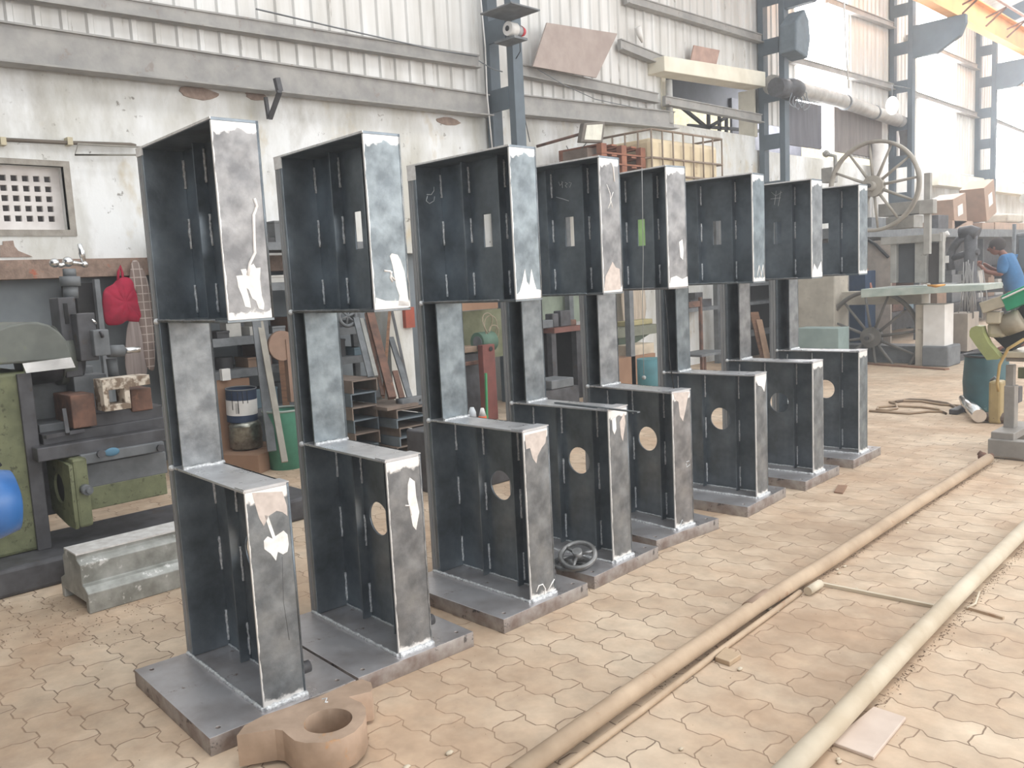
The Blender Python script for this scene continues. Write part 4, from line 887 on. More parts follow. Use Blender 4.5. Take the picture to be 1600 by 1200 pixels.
yl2 = AX(545, 600, -6.2).y; yr2 = AX(585, 600, -6.2).y; zt2 = AX(565, 592, -6.2).z; n2 = 6; hh2 = zt2/n2
for k in range(n2):
    channel(-6.2+.02*(k % 2), yl2+.01*(k % 3), k*hh2, yr2-yl2, hh2*.96, .6, mc[(k+1) % 2], ['lowest', 'second', 'third', 'fourth', 'fifth', 'topmost'][k]+' steel channel offcut, counted from below, in the taller left stack')
tag(MB().box(-6.5, -6.0, yl-.1, yl+.25, zt+.002, zt+.03).build('flat_plate', mc[0]), 'flat brown plate lying on the right channel stack', 'plate')
t = thing('small_bracket', 'small drilled grey bracket on top of the right channel stack', 'bracket', (-6.1, (yl+yr)/2, zt+.002))
plate('body', rect(-.02, .3, 0, .07), [circ(.18, .035, .015, 12), circ(.24, .035, .015, 12)], .1, M_grey, t, Matrix.Translation((-.05, 0, 0)) @ YZ); MB().box(-.12, -.05, -.1, .32, 0, .025).build('foot', M_grey, t)
bars = [((556, 497), (579, 590), -6.7, -6.25, .05, M_grey, 'grey round tube leaning left of the rusty bar'), ((565, 498), (588, 588), -6.7, -6.2, .035, pm('light_tube', '#9a9994'), 'slim light tube leaning beside the grey tube'),
        ((577, 484), (613, 622), -6.7, -6.1, .07, M_rust, 'thick rusty bar leaning from the rack to the channel stack'), ((572, 490), (598, 618), -6.72, -6.2, .03, M_rust, 'thin rusty bar leaning behind the thick rusty bar'),
        ((609, 484), (599, 622), -6.6, -6.2, .025, M_wood, 'thin brown rod leaning leftward across the other bars'), ((611, 528), (643, 630), -6.7, -6.1, .05, M_grey, 'grey flat bar leaning against the white pier'),
        ((612, 484), (638, 605), -6.75, -6.3, .025, M_greyd, 'dark thin rod leaning close to the white pier'), ((617, 580), (628, 622), -6.3, -6.15, .05, M_rust, 'short rusty piece leaning behind the channel stack')]
for (p0, p1, x0, x1, wd, m, l) in bars: lean(*p0, *p1, x0, x1, wd, wd*.6, m, 'leaning_bar', l, 'bar')
t = thing('spoked_pulley', 'small grey spoked pulley on the rack shelf behind the second stand', 'pulley')
c = AX(543, 494, -6.7); Rr = .09
MB().tube([c+Vector((0, Rr*math.cos(a), Rr*math.sin(a))) for a in [2*math.pi*k/28 for k in range(28)]], .018, 8, closed=True).build('rim', M_grey, t)
for k in range(3): a = k*math.pi/3+.3; MB().tube([c-Vector((0, Rr*math.cos(a), Rr*math.sin(a))), c+Vector((0, Rr*math.cos(a), Rr*math.sin(a)))], .012, 6).build('spoke', M_grey, t)
# white pier
panel('white_pier', 612, 440, 648, 700, -6.75, .3, M_plaster, 'white plastered pier behind the channels, left of the third stand', 'pier', z0=0)
panel('red_switch_box', 634, 480, 648, 512, -6.7, .08, pm('red_box', '#a4503c'), 'red brown box fixed to the white pier', 'box')
# things in the gap between stands three and four
MX = -6.9
panel('wooden_beam', 716, 468, 778, 484, MX-.05, .1, M_brown, 'brown wooden beam seen between the third and fourth stands', 'beam')
panel('green_wall_board', 716, 484, 800, 560, MX-.3, .03, pm('olive_board', '#7b7d66', '#66684f', rough=.9), 'olive green board behind the bench grinder', 'board')
t = thing('bench_grinder', 'green bench grinder seen between the third and fourth stands', 'grinder')
c = AX(756, 534, MX); MB().tube([c+Vector((0, -.1, 0)), c+Vector((0, .12, 0))], .11, 22).build('wheel_guard', pm('grinder_green', '#5e7c6b'), t); MB().tube([c+Vector((.01, -.11, 0)), c+Vector((.01, -.1, 0))], .07, 20).build('wheel', M_grey, t)
pbx('stand_table', 726, 541, 756, 550, MX, .2, pm('pale_angle', '#a9917e'), t); pbx('stand_body', 728, 552, 756, 660, MX-.05, .3, M_greyd, t, z0=0); pbx('cross_tube', 724, 564, 758, 570, MX+.03, .05, M_rust, t)
t = thing('red_steel_post', 'red brown drilled steel post between the third and fourth stands', 'post')
pbx('post', 757, 538, 776, 660, MX+.25, .08, pm('red_oxide', '#7c4740'), t, z0=0); cc = AX(767, 545, MX+.26); MB().tube([cc, cc+Vector((.004, 0, 0))], .025, 14).build('bolt_hole', M_dark, t)
lean(759, 583, 761, 655, MX+.3, MX+.3, .02, .02, pm('bright_green', '#3c9a66'), 'green_strip', 'thin green strip beside the red brown post', 'strip')
t = thing('spray_bottle', 'orange and white bottle at the foot of the red brown post', 'bottle')
c = AX(754, 650, -4.6); MB().tube([(c.x, c.y, c.z-.06), (c.x, c.y, c.z+.0)], .03, 14).build('bottle_body', pm('orange_plastic', '#e0612f'), t); MB().tube([(c.x, c.y, c.z), (c.x, c.y, c.z+.06)], [.028, .012], 14).build('bottle_cap', M_white, t)
MB().box(c.x-.3, c.x+.1, c.y-.35, c.y+.15, 0, c.z-.06).build('pedestal', M_greyd, t) if False else None
tag(MB().box(c.x-.35, c.x+.1, c.y-.45, c.y+.2, 0, c.z-.06).build('tool_chest', M_greyd, bevel=.01), 'dark grey tool chest standing behind the third stand', 'chest')
t = thing('glass_jars', 'clear plastic jar on the tool chest behind the third stand', 'jar')
c2 = AX(738, 648, -4.65); MB().tube([(c2.x, c2.y, c.z-.06), (c2.x, c2.y, c.z+.03), (c2.x, c2.y, c.z+.07)], [.03, .03, .014], 14).build('jar_body', pm('clear_plastic', '#c9ced3', rough=.2), t)
r = random.Random(8)
for k in range(3):
    c = AX(762+5*k, 505+9*k, MX+.05); rr = .1+.05*r.random()
    tag(MB().tube([c+Vector((.02*math.sin(2*a), rr*.6*math.cos(a), rr*math.sin(a))) for a in [2*math.pi*i/20 for i in range(20)]], .006, 5, closed=True).build('wire_loop', pm('tan_wire', '#a39581')), 'tangled tan wire loop hanging above the bench grinder', 'wire', 'wire loops above the grinder')
# gap four/five: bench
t = thing('work_bench', 'workbench with a dark red top behind the fourth stand', 'bench')
y0_, y1_ = max(7.42, AX(838, 515, -6.8).y), AX(915, 512, -6.8).y; zt = AX(875, 512, -6.8).z
MB().box(-7.5, -6.8, y0_, y1_, zt-.06, zt).build('bench_top', pm('dark_red_wood', '#7b5047'), t)
for y in (y0_+.02, y1_-.1): MB().box(-6.95, -6.87, y, y+.08, 0, zt-.06).build('leg', M_greyd, t)
MB().box(-7.5, -7.45, y0_, y1_+.9, 0, zt-.06).build('bench_shade_panel', M_dark, t); MB().box(-7.45, -6.95, y1_-.03, y1_, 0, zt-.06).build('side_panel', M_dark, t); MB().box(-7.45, -6.95, y0_, y1_, .1, .13).build('lower_shelf', M_dark, t)  # dark panels added to paint in the shade under the bench
panel('green_wall_panel', 838, 440, 915, 505, -7.45, .03, pm('pale_green_wall', '#8d9787'), 'pale green panel on the wall above the workbench', 'panel')
for (u, v, w_, h, m, l) in ((857, 503, 18, 6, M_grey, 'flat grey tool on the left of the dark red workbench'), (868, 496, 10, 12, M_greyd, 'dark vise body on the dark red workbench'), (884, 492, 16, 14, M_greyd, 'dark round fixture on the right of the dark red workbench'), (896, 503, 10, 7, M_rust, 'rusty small part at the right of the dark red workbench')):
    panel('bench_tool', u-w_/2, v-h/2, u+w_/2, v+h/2, -6.9, .12, m, l, 'tool', z0=zt+.001, bevel=.01)
panel('grey_case', 862, 592, 897, 606, -6.2, .3, M_grey, 'grey case on a box under the workbench', 'case', bevel=.01, z0=None)
panel('storage_crate', 850, 607, 905, 632, -6.2, .4, M_greyd, 'dark crate carrying the grey case', 'crate', z0=0)
# gap five/six
o = cloth('pale_curtain', dens([(972, 440), (1004, 440), (1007, 480), (1004, 509), (990, 512), (974, 506), (971, 470)], 2), WX+.15, pm('cream_cloth', '#cdbfae', '#a89a8a', rough=.9, scale=3, stretch=(1, 9, .4)), 0, 0, .02, .05, 4); tag(o, 'cream cloth hanging behind the fifth stand', 'cloth')
t = thing('green_bench', 'green grey bench with a sloping bracket behind the fifth stand', 'bench')
zt = AX(995, 510, -6.6).z; y0_, y1_ = AX(955, 515, -6.6).y, AX(1030, 515, -6.6).y
MB().box(-7.4, -6.6, y0_, y1_, zt-.12, zt).build('bench_top', pm('bench_green_grey', '#77796a'), t)
a_, b_, c_ = AX(966, 522, -6.65), AX(1015, 522, -6.65), AX(968, 552, -6.65); MB().prism([(a_.y, a_.z), (b_.y, b_.z), (c_.y, c_.z)], .3, Matrix.Translation((-6.95, 0, 0)) @ YZ).build('bracket', pm('dark_green_iron', '#4e5c4c'), t)
MB().box(-7.35, -7.25, y0_, y1_, 0, zt-.12).build('rear_panel', M_greyd, t)
panel('small_vise', 978, 500, 1020, 510, -6.7, .15, pm('yellowish_brass', '#a59a72'), 'small brassy vise on the green grey bench', 'vise', z0=zt+.001, bevel=.01)
panel('cream_box', 985, 538, 1022, 556, -6.4, .3, pm('cream_box', '#c4b6a2'), 'cream box on the low plank behind the fifth stand', 'box', z0=AX(1000, 556, -6.4).z+.001)
panel('low_plank_table', 966, 556, 1024, 563, -6.35, .4, M_brown, 'low plank stand behind the fifth stand', 'stand', z0=0)
o = MB().tube([(-5.6, AX(1018, 575, -5.6).y, 0), (-5.6, AX(1018, 575, -5.6).y, AX(1018, 560, -5.6).z)], .16, 24).build('teal_drum', pm('teal_drum', '#4f8087')); tag(o, 'teal drum showing beside the sixth stand column', 'drum')
# gap six/seven: steel frame chair on the floor
t = thing('broken_chair', 'brown steel framed chair behind the sixth stand', 'chair')
cx_, cy_ = -6.4, AX(1108, 520, -6.4).y; zs = AX(1100, 552, -6.4).z
MB().box(cx_-.35, cx_+.1, cy_-.35, cy_+.35, zs-.03, zs).build('seat', M_grey, t)
for dx in (-.3, .05):
    for dy in (-.3, .3): MB().box(cx_+dx, cx_+dx+.04, cy_+dy-.02, cy_+dy+.02, 0, zs-.03).build('leg', M_rust, t)
MB().box(cx_-.33, cx_-.29, cy_-.3, cy_-.26, zs, zs+.75).box(cx_-.33, cx_-.29, cy_+.26, cy_+.3, zs, zs+.75).box(cx_-.33, cx_-.3, cy_-.3, cy_+.3, zs+.62, zs+.7).build('backrest', M_rust, t)
panel('wall_shelf', 1070, 480, 1122, 486, -7.2, .4, M_grey, 'grey wall shelf behind the sixth stand', 'shelf')
zsh = AX(1096, 480, -7.2).z
panel('dark_tool_pile', 1079, 468, 1112, 480, -7.25, .2, M_greyd, 'dark flat tool on the wall shelf behind the sixth stand', 'tool', z0=zsh+.001)
panel('dark_block', 1086, 457, 1098, 469, -7.27, .12, M_greyd, 'dark block stacked on the flat tool of the wall shelf', 'block', z0=AX(1096, 468, -7.25).z+.001)
# gap seven/eight
t = thing('dark_rack', 'dark rack with shelves behind the seventh stand', 'rack')
y0_, y1_ = AX(1168, 470, -7).y, AX(1236, 470, -7).y
for z in (.4, .9, 1.2): MB().box(-7.4, -7.0, y0_, y1_, z, z+.05).build('shelf', M_grey, t)
for y in (y0_, y1_-.06): MB().box(-7.06, -7.0, y, y+.06, 0, 1.45).build('post', M_greyd, t)
MB().box(-7.42, -7.4, y0_, y1_, 0, 1.35).build('back_sheet', M_dark, t)
lean(1178, 488, 1196, 562, -6.9, -6.6, .14, .03, M_wood, 'wooden_plank', 'brown plank leaning in the gap right of the seventh stand', 'plank')
lean(1186, 500, 1200, 565, -6.8, -6.5, .09, .03, pm('light_wood', '#a8876d'), 'wooden_plank', 'lighter narrow plank leaning beside the brown plank', 'plank')
# ================================================================ LOFT RACK WITH TANK AND PALLETS
t = thing('storage_rack', 'tall steel rack behind the stands carrying the tank and the pallets', 'rack')
MB().box(-7.45, -6.35, 8.2, 12.0, 2.52, 2.6).build('deck', M_grey, t)
for x in (-7.4, -6.43):
    for y in (8.3, 11.85): MB().box(x, x+.08, y, y+.08, 0, 2.52).build('post', M_grey, t)
t = thing('water_tank', 'caged cream plastic tank behind the fifth stand, below the canopy', 'tank')
ty0, ty1, tz0, tz1 = AX(1018, 230, -6.6).y, AX(1128, 240, -6.6).y, 2.6, AX(1065, 212, -6.6).z
MB().box(-7.4, -6.64, ty0+.04, ty1-.04, tz0, tz1-.06).build('tank_body', pm('aged_cream_plastic', '#dccbab', '#c7b595', rough=.5, scale=3, spots=hexc('#b39d7c'), sscale=4), t, bevel=.06)
cg = MB(); M_cage = pm('cage_rust', '#8f7d6c')
n = 0
for k in range(8):
    y = ty0+(ty1-ty0)*k/7; MB().tube([(-6.6, y, tz0), (-6.6, y, tz1+.03)], .013, 6).build('cage_bar', M_cage, t)
for k in range(4):
    x = -7.44+.84*k/4; MB().tube([(x, ty0, tz0), (x, ty0, tz1+.03)], .013, 6).build('cage_bar', M_cage, t)
for z in (tz0+.15, (tz0+tz1)/2+.02, tz1+.03):
    MB().tube([(-7.44, ty0, z), (-6.6, ty0, z), (-6.6, ty1, z), (-7.44, ty1, z)], .015, 6).build('cage_ring', M_cage, t)
def pallet(x0, x1, y0, y1, z, m, label):
    t = thing('wooden_pallet', label, 'pallet', (0, 0, 0), 0, 'stacked wooden pallets')
    for k in range(5): yy = y0+(y1-y0-.1)*k/4; MB().box(x0, x1, yy, yy+.1, z+.1, z+.12).build('deck_board', m, t)
    for x in (x0, (x0+x1)/2-.04, x1-.08):
        for yy in (y0, (y0+y1)/2-.05, y1-.1): MB().box(x, x+.08, yy, yy+.1, z+.02, z+.1).build('block', m, t)
        MB().box(x, x+.08, y0, y1, z, z+.02).build('bottom_board', m, t)
M_pal = pm('red_brown_pallet', '#9c6850', '#7f5342', rough=.85, scale=6); M_pal2 = pm('grey_pallet_wood', '#8a7a70', '#6f6159')
py0, py1 = AX(940, 235, -6.7).y, AX(1010, 240, -6.7).y
for k in range(4): pallet(-7.4, -6.7, py0, py1-.02, 2.6+.125*k, M_pal, ['lowest', 'second', 'third', 'topmost'][k]+' red brown pallet of the stack beside the tank')
panel('dark_plank_stack', 918, 232, 945, 262, -6.85, .4, M_pal2, 'dark greyed plank bundle left of the red brown pallets', 'planks', z0=2.601)
# floodlight
t = thing('floodlight', 'grey square floodlight on an arm, pale faced, above the fourth stand', 'floodlight')
fx = -6.75; P = [AX(u, v, fx) for u, v in ((913, 192), (946, 190), (942, 223), (908, 222))]; c = sum(P, Vector())/4
back = [p+Vector((-.07, 0, .0)) for p in P]
MB().add(P+back, [(0, 1, 2, 3), (7, 6, 5, 4), (0, 4, 5, 1), (1, 5, 6, 2), (2, 6, 7, 3), (3, 7, 4, 0)]).build('housing', pm('lamp_housing', '#6f675f'), t, bevel=.01)
Q = [c+(p-c)*.76+Vector((.006, 0, 0)) for p in P]
MB().add(Q+[q+Vector((-.004, 0, 0)) for q in Q], [(0, 1, 2, 3), (7, 6, 5, 4), (0, 4, 5, 1), (1, 5, 6, 2), (2, 6, 7, 3), (3, 7, 4, 0)]).build('glass', pm('lamp_glass', '#d9d6c8', rough=.3), t)
MB().tube([AX(838, 229, -7.35), AX(880, 217, -7.1), AX(912, 208, -6.85)], .018, 8).build('arm', M_rust, t)
MB().tube([AX(885, 228, -7.3), AX(890, 238, -7.3), AX(905, 236, -7.1), AX(916, 224, -6.85)], .006, 6).build('cable', M_grey, t)
panel('green_notice_board', 992, 335, 1018, 392, -7.4, .03, pm('light_green_board', '#86b06a'), 'light green board on the wall seen through the slot of the fifth stand', 'board')
# ================================================================ BAND SAW
BY = 12.6
M_saw = pm('grey_saw_paint', '#a5a39e', '#8b8883', rough=.6, spots=hexc('#7c7872'), sscale=6)
def pby(name, u0, v0, u1, v1, y, d, m, parent=None, bevel=.006, z0=None):
    mb = MB(); yb_(mb, u0, v0, u1, v1, y, d, z0); return mb.build(name, m, parent, bevel=bevel)
t = thing('band_saw', 'huge band saw with two spoked wheels behind the far end of the stands', 'band saw')
def wheel(c, R, name, m, nsp, off):
    rim = MB(); w2 = .045
    pr = [(R, -w2), (R, w2), (R-.035, w2), (R-.05, .02), (R-.05, -.02), (R-.035, -w2), (R, -w2)]
    M = Matrix.Translation(c) @ Matrix.Rotation(R_(90), 4, 'X')
    rim.lathe(pr, M, 64); o = rim.build(name, m, t)
    for k in range(nsp):
        a = 2*math.pi*k/nsp+off; d = Vector((math.cos(a), 0, math.sin(a)))
        MB().tube([Vector(c)+d*.1, Vector(c)+d*(R-.04)], [.024, .017], 8).build('spoke', m, o)
    MB().tube([Vector(c)+Vector((0, -.06, 0)), Vector(c)+Vector((0, .06, 0))], .15, 28).build('hub_disc', m, o)
    MB().tube([Vector(c)+Vector((0, -.16, 0)), Vector(c)+Vector((0, .1, 0))], .065, 20).build('hub', m, o)
    MB().tube([Vector(c)+Vector((0, -.2, 0)), Vector(c)+Vector((0, -.16, 0))], .03, 12).build('shaft_end', M_greyd, o)
cu = AY(1365, 291, BY); cl = AY(1362, 527, BY)
wheel(cu, .655, 'upper_wheel', pm('wheel_beige_grey', '#a29c92', '#8d877e'), 12, .1)
wheel(cl, .70, 'lower_wheel', pm('wheel_dark_grey', '#75726d', '#605d59'), 12, .15)
pby('side_body', 1236, 428, 1304, 517, BY-.1, .5, M_beige, t, .02); pby('side_body_foot', 1236, 517, 1250, 556, BY-.05, .4, M_beige, t, z0=0)
pby('cross_beam', 1295, 455, 1440, 476, BY+.15, .3, M_beige, t)
pby('pedestal', 1442, 476, 1476, 560, BY-.15, .35, M_white, t, z0=.0); pby('pedestal_side', 1430, 476, 1443, 560, BY-.12, .35, M_beige, t, z0=0)
pby('foot_block', 1440, 541, 1482, 571, BY-.2, .5, M_grey, t, .02, z0=0)
pby('base_frame', 1300, 540, 1442, 572, BY+.1, .4, M_grey, t, z0=0)
mb = MB(); A, B_, D_, E_ = AG(1345, 455, 1.12), AG(1345, 455, 1.12), 0, 0
a0, a1 = AY(1345, 466, 11.9), AY(1534, 452, 12.3)
mb.add([(a0.x, 11.9, 1.12), (a1.x, 12.4, 1.12), (a1.x, 13.2, 1.12), (a0.x, 13.0, 1.12), (a0.x, 11.9, 1.0), (a1.x, 12.4, 1.04), (a1.x, 13.2, 1.04), (a0.x, 13.0, 1.0)], [(0, 1, 2, 3), (7, 6, 5, 4), (0, 4, 5, 1), (1, 5, 6, 2), (2, 6, 7, 3), (3, 7, 4, 0)])
mb.build('saw_table', pm('worn_green_table', '#a3aaa2', '#85918a', rough=.5), t, bevel=.006)
pby('guide_column', 1443, 270, 1453, 397, BY-.15, .08, M_saw, t); pby('guide_clamp', 1436, 312, 1458, 334, BY-.2, .15, M_saw, t)
pby('upper_arm', 1372, 316, 1440, 336, BY+.2, .3, M_saw, t); pby('arm_block', 1384, 338, 1428, 357, BY+.1, .35, M_saw, t)
pby('frame_post', 1391, 378, 1400, 442, BY+.05, .15, M_saw, t); pby('frame_post', 1429, 378, 1447, 442, BY+.05, .15, M_saw, t); pby('frame_post', 1467, 363, 1473, 442, BY+.05, .1, M_saw, t)
pby('top_rail', 1376, 368, 1470, 380, BY+.02, .2, M_saw, t); pby('dark_guard_panel', 1400, 380, 1429, 442, BY+.15, .05, pm('guard_grey', '#4f5154', '#45464a'), t); pby('dark_guard_panel', 1447, 380, 1467, 442, BY+.15, .05, pm('guard_brown', '#57504d', '#4b4542'), t)
MB().tube([(cu.x-.655, BY, cu.z), (cl.x-.69, BY, cl.z)], .006, 4).build('saw_blade', M_grey, t)
pby('motor_case', 1283, 262, 1300, 285, BY+.3, .2, M_saw, t); MB().sphere(AY(1291, 240, BY+.2), .055).tube([AY(1292, 241, BY+.2), AY(1305, 244, BY+.2), AY(1306, 275, BY+.2)], .03, 8).build('tension_lever', M_saw, t)
pby('yellow_tool_dummy', 0, 0, 1, 1, BY, .01, M_dark) if False else None
tag(MB().tube([AG(1450, 446, 1.14), AG(1462, 447, 1.15), AG(1476, 445, 1.14)], [.012, .02, .012], 8).build('orange_tool', pm('orange_tool', '#d99a3c')), 'small orange yellow tool lying on the band saw table', 'tool')
tag(pby('grey_green_box', 1243, 513, 1310, 547, 11.6, .35, pm('grey_teal_box', '#8fa09d', '#7f908e'), z0=0), 'grey teal box on the floor in front of the band saw', 'box')
tag(pby('blue_drum_box', 1325, 424, 1352, 457, BY+1.0, .4, pm('navy_cover', '#2f4766'), z0=0), 'navy blue bin behind the band saw cross beam', 'bin')
tag(MB().bar(AY(1352, 418, BY+1.2), AY(1362, 460, BY+1.2), .06, .05).build('orange_stick', pm('salmon', '#b9806e')), 'salmon coloured stick standing in the navy bin', 'stick')
tag(MB().tube([AY(u, v, 13.975) for u, v in ((1356, 375), (1368, 382), (1378, 392), (1388, 402))], .025, 8).build('dark_hose', M_black), 'dark curved hose on the pale board behind the band saw', 'hose')
tag(pby('pale_board', 1354, 376, 1392, 432, 14.0, .05, pm('pale_beige_board', '#b5aaa0'), z0=0), 'pale beige board behind the band saw frame', 'board')
tag(pby('beige_trough', 1480, 490, 1512, 532, 13.4, .5, pm('trough_beige', '#a79d92', '#93897f'), z0=.12), 'beige trough on the floor right of the band saw pedestal', 'trough')
# ================================================================ LONG STORAGE RACK AND MACHINES BEYOND
t = thing('long_storage_rack', 'long grey steel rack along the wall behind the band saw', 'rack')
KX = -5.9; zk = AX(1480, 357, KX).z
MB().box(KX-.9, KX, 13.4, 26, zk-.16, zk).build('long_shelf', M_grey, t); MB().box(KX-.9, KX-.2, 13.4, 26, .5, .56).build('lower_shelf', M_greyd, t); MB().box(KX-.9, KX-.86, 13.4, 26, .1, zk-.16).build('back_sheet', M_greyd, t)
for y in (13.4, 16.5, 19.6, 22.7, 25.8):
    for x in (KX-.12, KX-.88): MB().box(x, x+.1, y, y+.1, 0, zk-.16).build('post', M_grey, t)
def kb(name, u0, v0, u1, v1, m, label, cat, x=KX-.1, d=.5, z0=None, bevel=.004): return panel(name, u0, v0, u1, v1, x, d, m, label, cat, None, z0, bevel)
M_cb = pm('pale_cardboard', '#a68b79', '#97806f')
kb('metal_part', 1362, 340, 1386, 356, M_grey, 'grey machine part at the left end of the long rack', 'part', z0=zk+.001)
def carton(u, v, w_, h, d, rot, z, label, m=M_cb):
    c = AX(u, v, KX-.35); t = thing('open_carton', label, 'box', (c.x, c.y, z), 0); M = Matrix.Rotation(rot, 4, 'X')
    zz = h/2*math.cos(rot)+w_/2*abs(math.sin(rot)); M = Matrix.Translation((0, 0, zz)) @ M
    MB().box(-d/2, d/2, -w_/2, w_/2, -h/2, h/2, M).build('carton', m, t, bevel=.005); MB().box(d/2, d/2+.006, -w_*.2, w_*.2, -h*.15, h*.2, M).build('label', M_white, t)
carton(1480, 320, .75, .6, .5, R_(12), zk, 'brown open carton on the long rack beside the band saw upper wheel')
carton(1528, 318, .7, .75, .5, R_(18), zk+.17, 'tilted brown carton with a slot on the long rack, right of the first carton')
kb('cardboard_slab', 1488, 345, 1520, 357, M_cb, 'flat cardboard slab under the tilted cartons', 'cardboard', d=.7, z0=zk+.001)
kb('cardboard_slab', 1535, 348, 1553, 358, M_cb, 'light cardboard pack right of the tilted carton', 'cardboard', d=.5, z0=zk+.001)
kb('cardboard_slab', 1555, 348, 1600, 357, pm('light_cb', '#b49a87'), 'long light cardboard pack at the right end of the long rack', 'cardboard', d=.5, z0=zk+.001)
kb('dark_part', 1466, 336, 1482, 356, M_greyd, 'dark gear part between the cartons and the saw guide', 'part', z0=zk+.001, x=KX+.0, d=.2)
kb('pale_sack', 1575, 334, 1600, 346, M_beige, 'pale sack on the cardboard pack at the right edge', 'sack', x=KX-.2, z0=zk+.19, bevel=.04)
r = random.Random(21)
zl = .56; y = 13.7; k = 0
while y < 25:
    w_ = r.uniform(.25, .6); h = r.uniform(.2, .7); j = r.randrange(8); 
    mb = MB().box(KX-.8, KX-.25-r.random()*.15, y, y+w_, zl, zl+h).box(KX-.7, KX-.3, y+.05, y+w_*.5, zl+h, zl+h+.12)
    nr = 'left of the person' if y < 17 else 'behind the person' if y < 21 else 'beyond the person'
    tag(mb.build('machine_part', pal[j], bevel=.01), f'{nm[j]} machine part on the lower shelf of the long rack, {nr}', 'part', f'{nm[j]} parts on the long rack {nr}'); y += w_+r.uniform(.05, .3); k += 1
# radial drill like machine
t = thing('drill_press', 'dark grey drill press with curved arm in front of the person', 'drill press')
dy = 14.2
def q(u, v, o=0): return AY(u, v, dy+o)
MB().tube([Vector((q(1517, 370).x, dy, 0)), Vector((q(1517, 370).x, dy, 1.9))], .09, 16).build('column', M_greyd, t)
MB().tube([q(1500, 365), q(1517, 362), q(1528, 366)], .1, 14).build('head', M_greyd, t)
MB().tube([q(1512, 368), q(1498, 375), q(1488, 390), q(1484, 405), q(1486, 422)], .06, 12).build('curved_arm', M_greyd, t)
MB().tube([q(1488, 403), q(1502, 399), q(1516, 394), q(1530, 394)], .05, 12).build('cross_arm', M_greyd, t)
MB().box(q(1475, 0).x, q(1500, 0).x, dy-.2, dy+.2, q(0, 438).z if False else 1.02, 1.1).build('drill_table', M_grey, t)
MB().box(q(1485, 0).x, q(1495, 0).x, dy-.22, dy-.2, q(1490, 410).z, q(1490, 399).z).build('white_plate', M_white, t)
MB().box(q(1478, 0).x, q(1535, 0).x, dy-.25, dy+.25, 0, .12).build('base', M_greyd, t)
MB().tube([q(1472, 372), q(1478, 366), q(1482, 364)], .04, 10).build('lamp', M_white, t)
MB().tube([Vector((q(1546, 0).x, dy, .0)), Vector((q(1546, 0).x, dy, .0))+Vector((0, 0, .6))], .05, 10).build('stand_leg', M_greyd, t) if False else None
r = random.Random(4)
for k in range(16):
    u0 = r.uniform(1502, 1538); u1 = u0+r.uniform(-10, 10)
    P = [q(u0, r.uniform(405, 425), -.6), q((u0+u1)/2+r.uniform(-5, 5), 460, -.6), q(u1, r.uniform(480, 500), -.6)]
    tag(MB().tube(P, .008, 5).build('wire_rod', pm('pale_wire_rod', '#9a9896')), 'thin pale bent rod in the tangle right of the band saw table', 'rod', 'tangle of thin rods before the drill press')
tag(MB().box(q(1500, 0).x, q(1545, 0).x, dy-1.0, dy-.4, 0, .1).box(q(1500, 0).x, q(1545, 0).x, dy-.45, dy-.4, .1, .5).build('rod_crate', M_greyd), 'dark low crate holding the tangle of thin rods', 'crate')
pp = pby('long_low_beam', 1522, 446, 1640, 456, 15.4, .15, M_grey); tag(pp, 'grey horizontal beam behind the person', 'beam')
t = thing('grey_machine', 'grey machine bulk behind the person at the right edge', 'machine')
pby('body', 1585, 362, 1640, 470, 16.2, .6, M_grey, t, .05, z0=0); pby('panel', 1592, 372, 1625, 420, 16.15, .04, M_col, t)
tag(MB().tube([AY(1585, 350, 15.8), AY(1585, 350, 15.8)*1 - Vector((0, 0, AY(1585, 350, 15.8).z))], .03, 8).build('thin_post', M_grey), 'thin grey vertical pipe behind the person', 'pipe')
# ================================================================ PERSON
def skin(name, nodes, edges, m, parent, lvl=2):
    me = bpy.data.meshes.new(name); me.from_pydata([n[0] for n in nodes], edges, []); o = bpy.data.objects.new(name, me); C.objects.link(o); o.parent = parent
    md = o.modifiers.new('skin', 'SKIN'); md.use_smooth_shade = True
    for i, n in enumerate(nodes): me.skin_vertices[0].data[i].radius = (n[1], n[2] if len(n) > 2 else n[1])
    me.skin_vertices[0].data[0].use_root = True
    s = o.modifiers.new('sub', 'SUBSURF'); s.levels = lvl; s.render_levels = lvl; me.materials.append(m); return o
py = 14.6; base = AG(1572, 549, 0); py = base.y
t = thing('person', 'person in a blue shirt and dark trousers bending over the drill press', 'person', (base.x, base.y, 0))
def b(x, y, z): return Vector((x, y, z))
M_skin = pm('brown_skin', '#8f5f4f', '#7f5446', rough=.6); M_shirt = pm('blue_shirt', '#3d6f9c', '#335f88', rough=.9); M_trou = pm('dark_trousers', '#47474a', '#3c3c3f', rough=.9); M_hair = pm('dark_hair', '#3f3735', '#332c2a', rough=.8)
# local axes: -x is towards the machine (left in the picture), +z up
hip, waist, chest, neck, head = b(.10, 0, .95), b(.10, 0, 1.1), b(.03, 0, 1.36), b(-.08, 0, 1.52), b(-.17, 0, 1.62)
nodes = [(hip, .11, .09), (waist, .1, .08), (chest, .11, .08), (neck, .055), (b(-.12, 0, 1.57), .055),
 (b(0, -.17, 1.40), .045), (b(-.02, -.25, 1.2), .042), (b(-.24, -.2, 1.25), .033), (b(-.36, -.14, 1.36), .026),
 (b(0, .17, 1.40), .045), (b(-.05, .25, 1.2), .042), (b(-.26, .18, 1.28), .033), (b(-.38, .1, 1.38), .026),
 (b(.10, -.1, .88), .09), (b(.02, -.13, .5), .06), (b(.1, -.14, .1), .042), (b(-.08, -.15, .04), .04),
 (b(.12, .1, .88), .09), (b(.1, .13, .5), .06), (b(.22, .14, .1), .042), (b(.06, .15, .04), .04)]
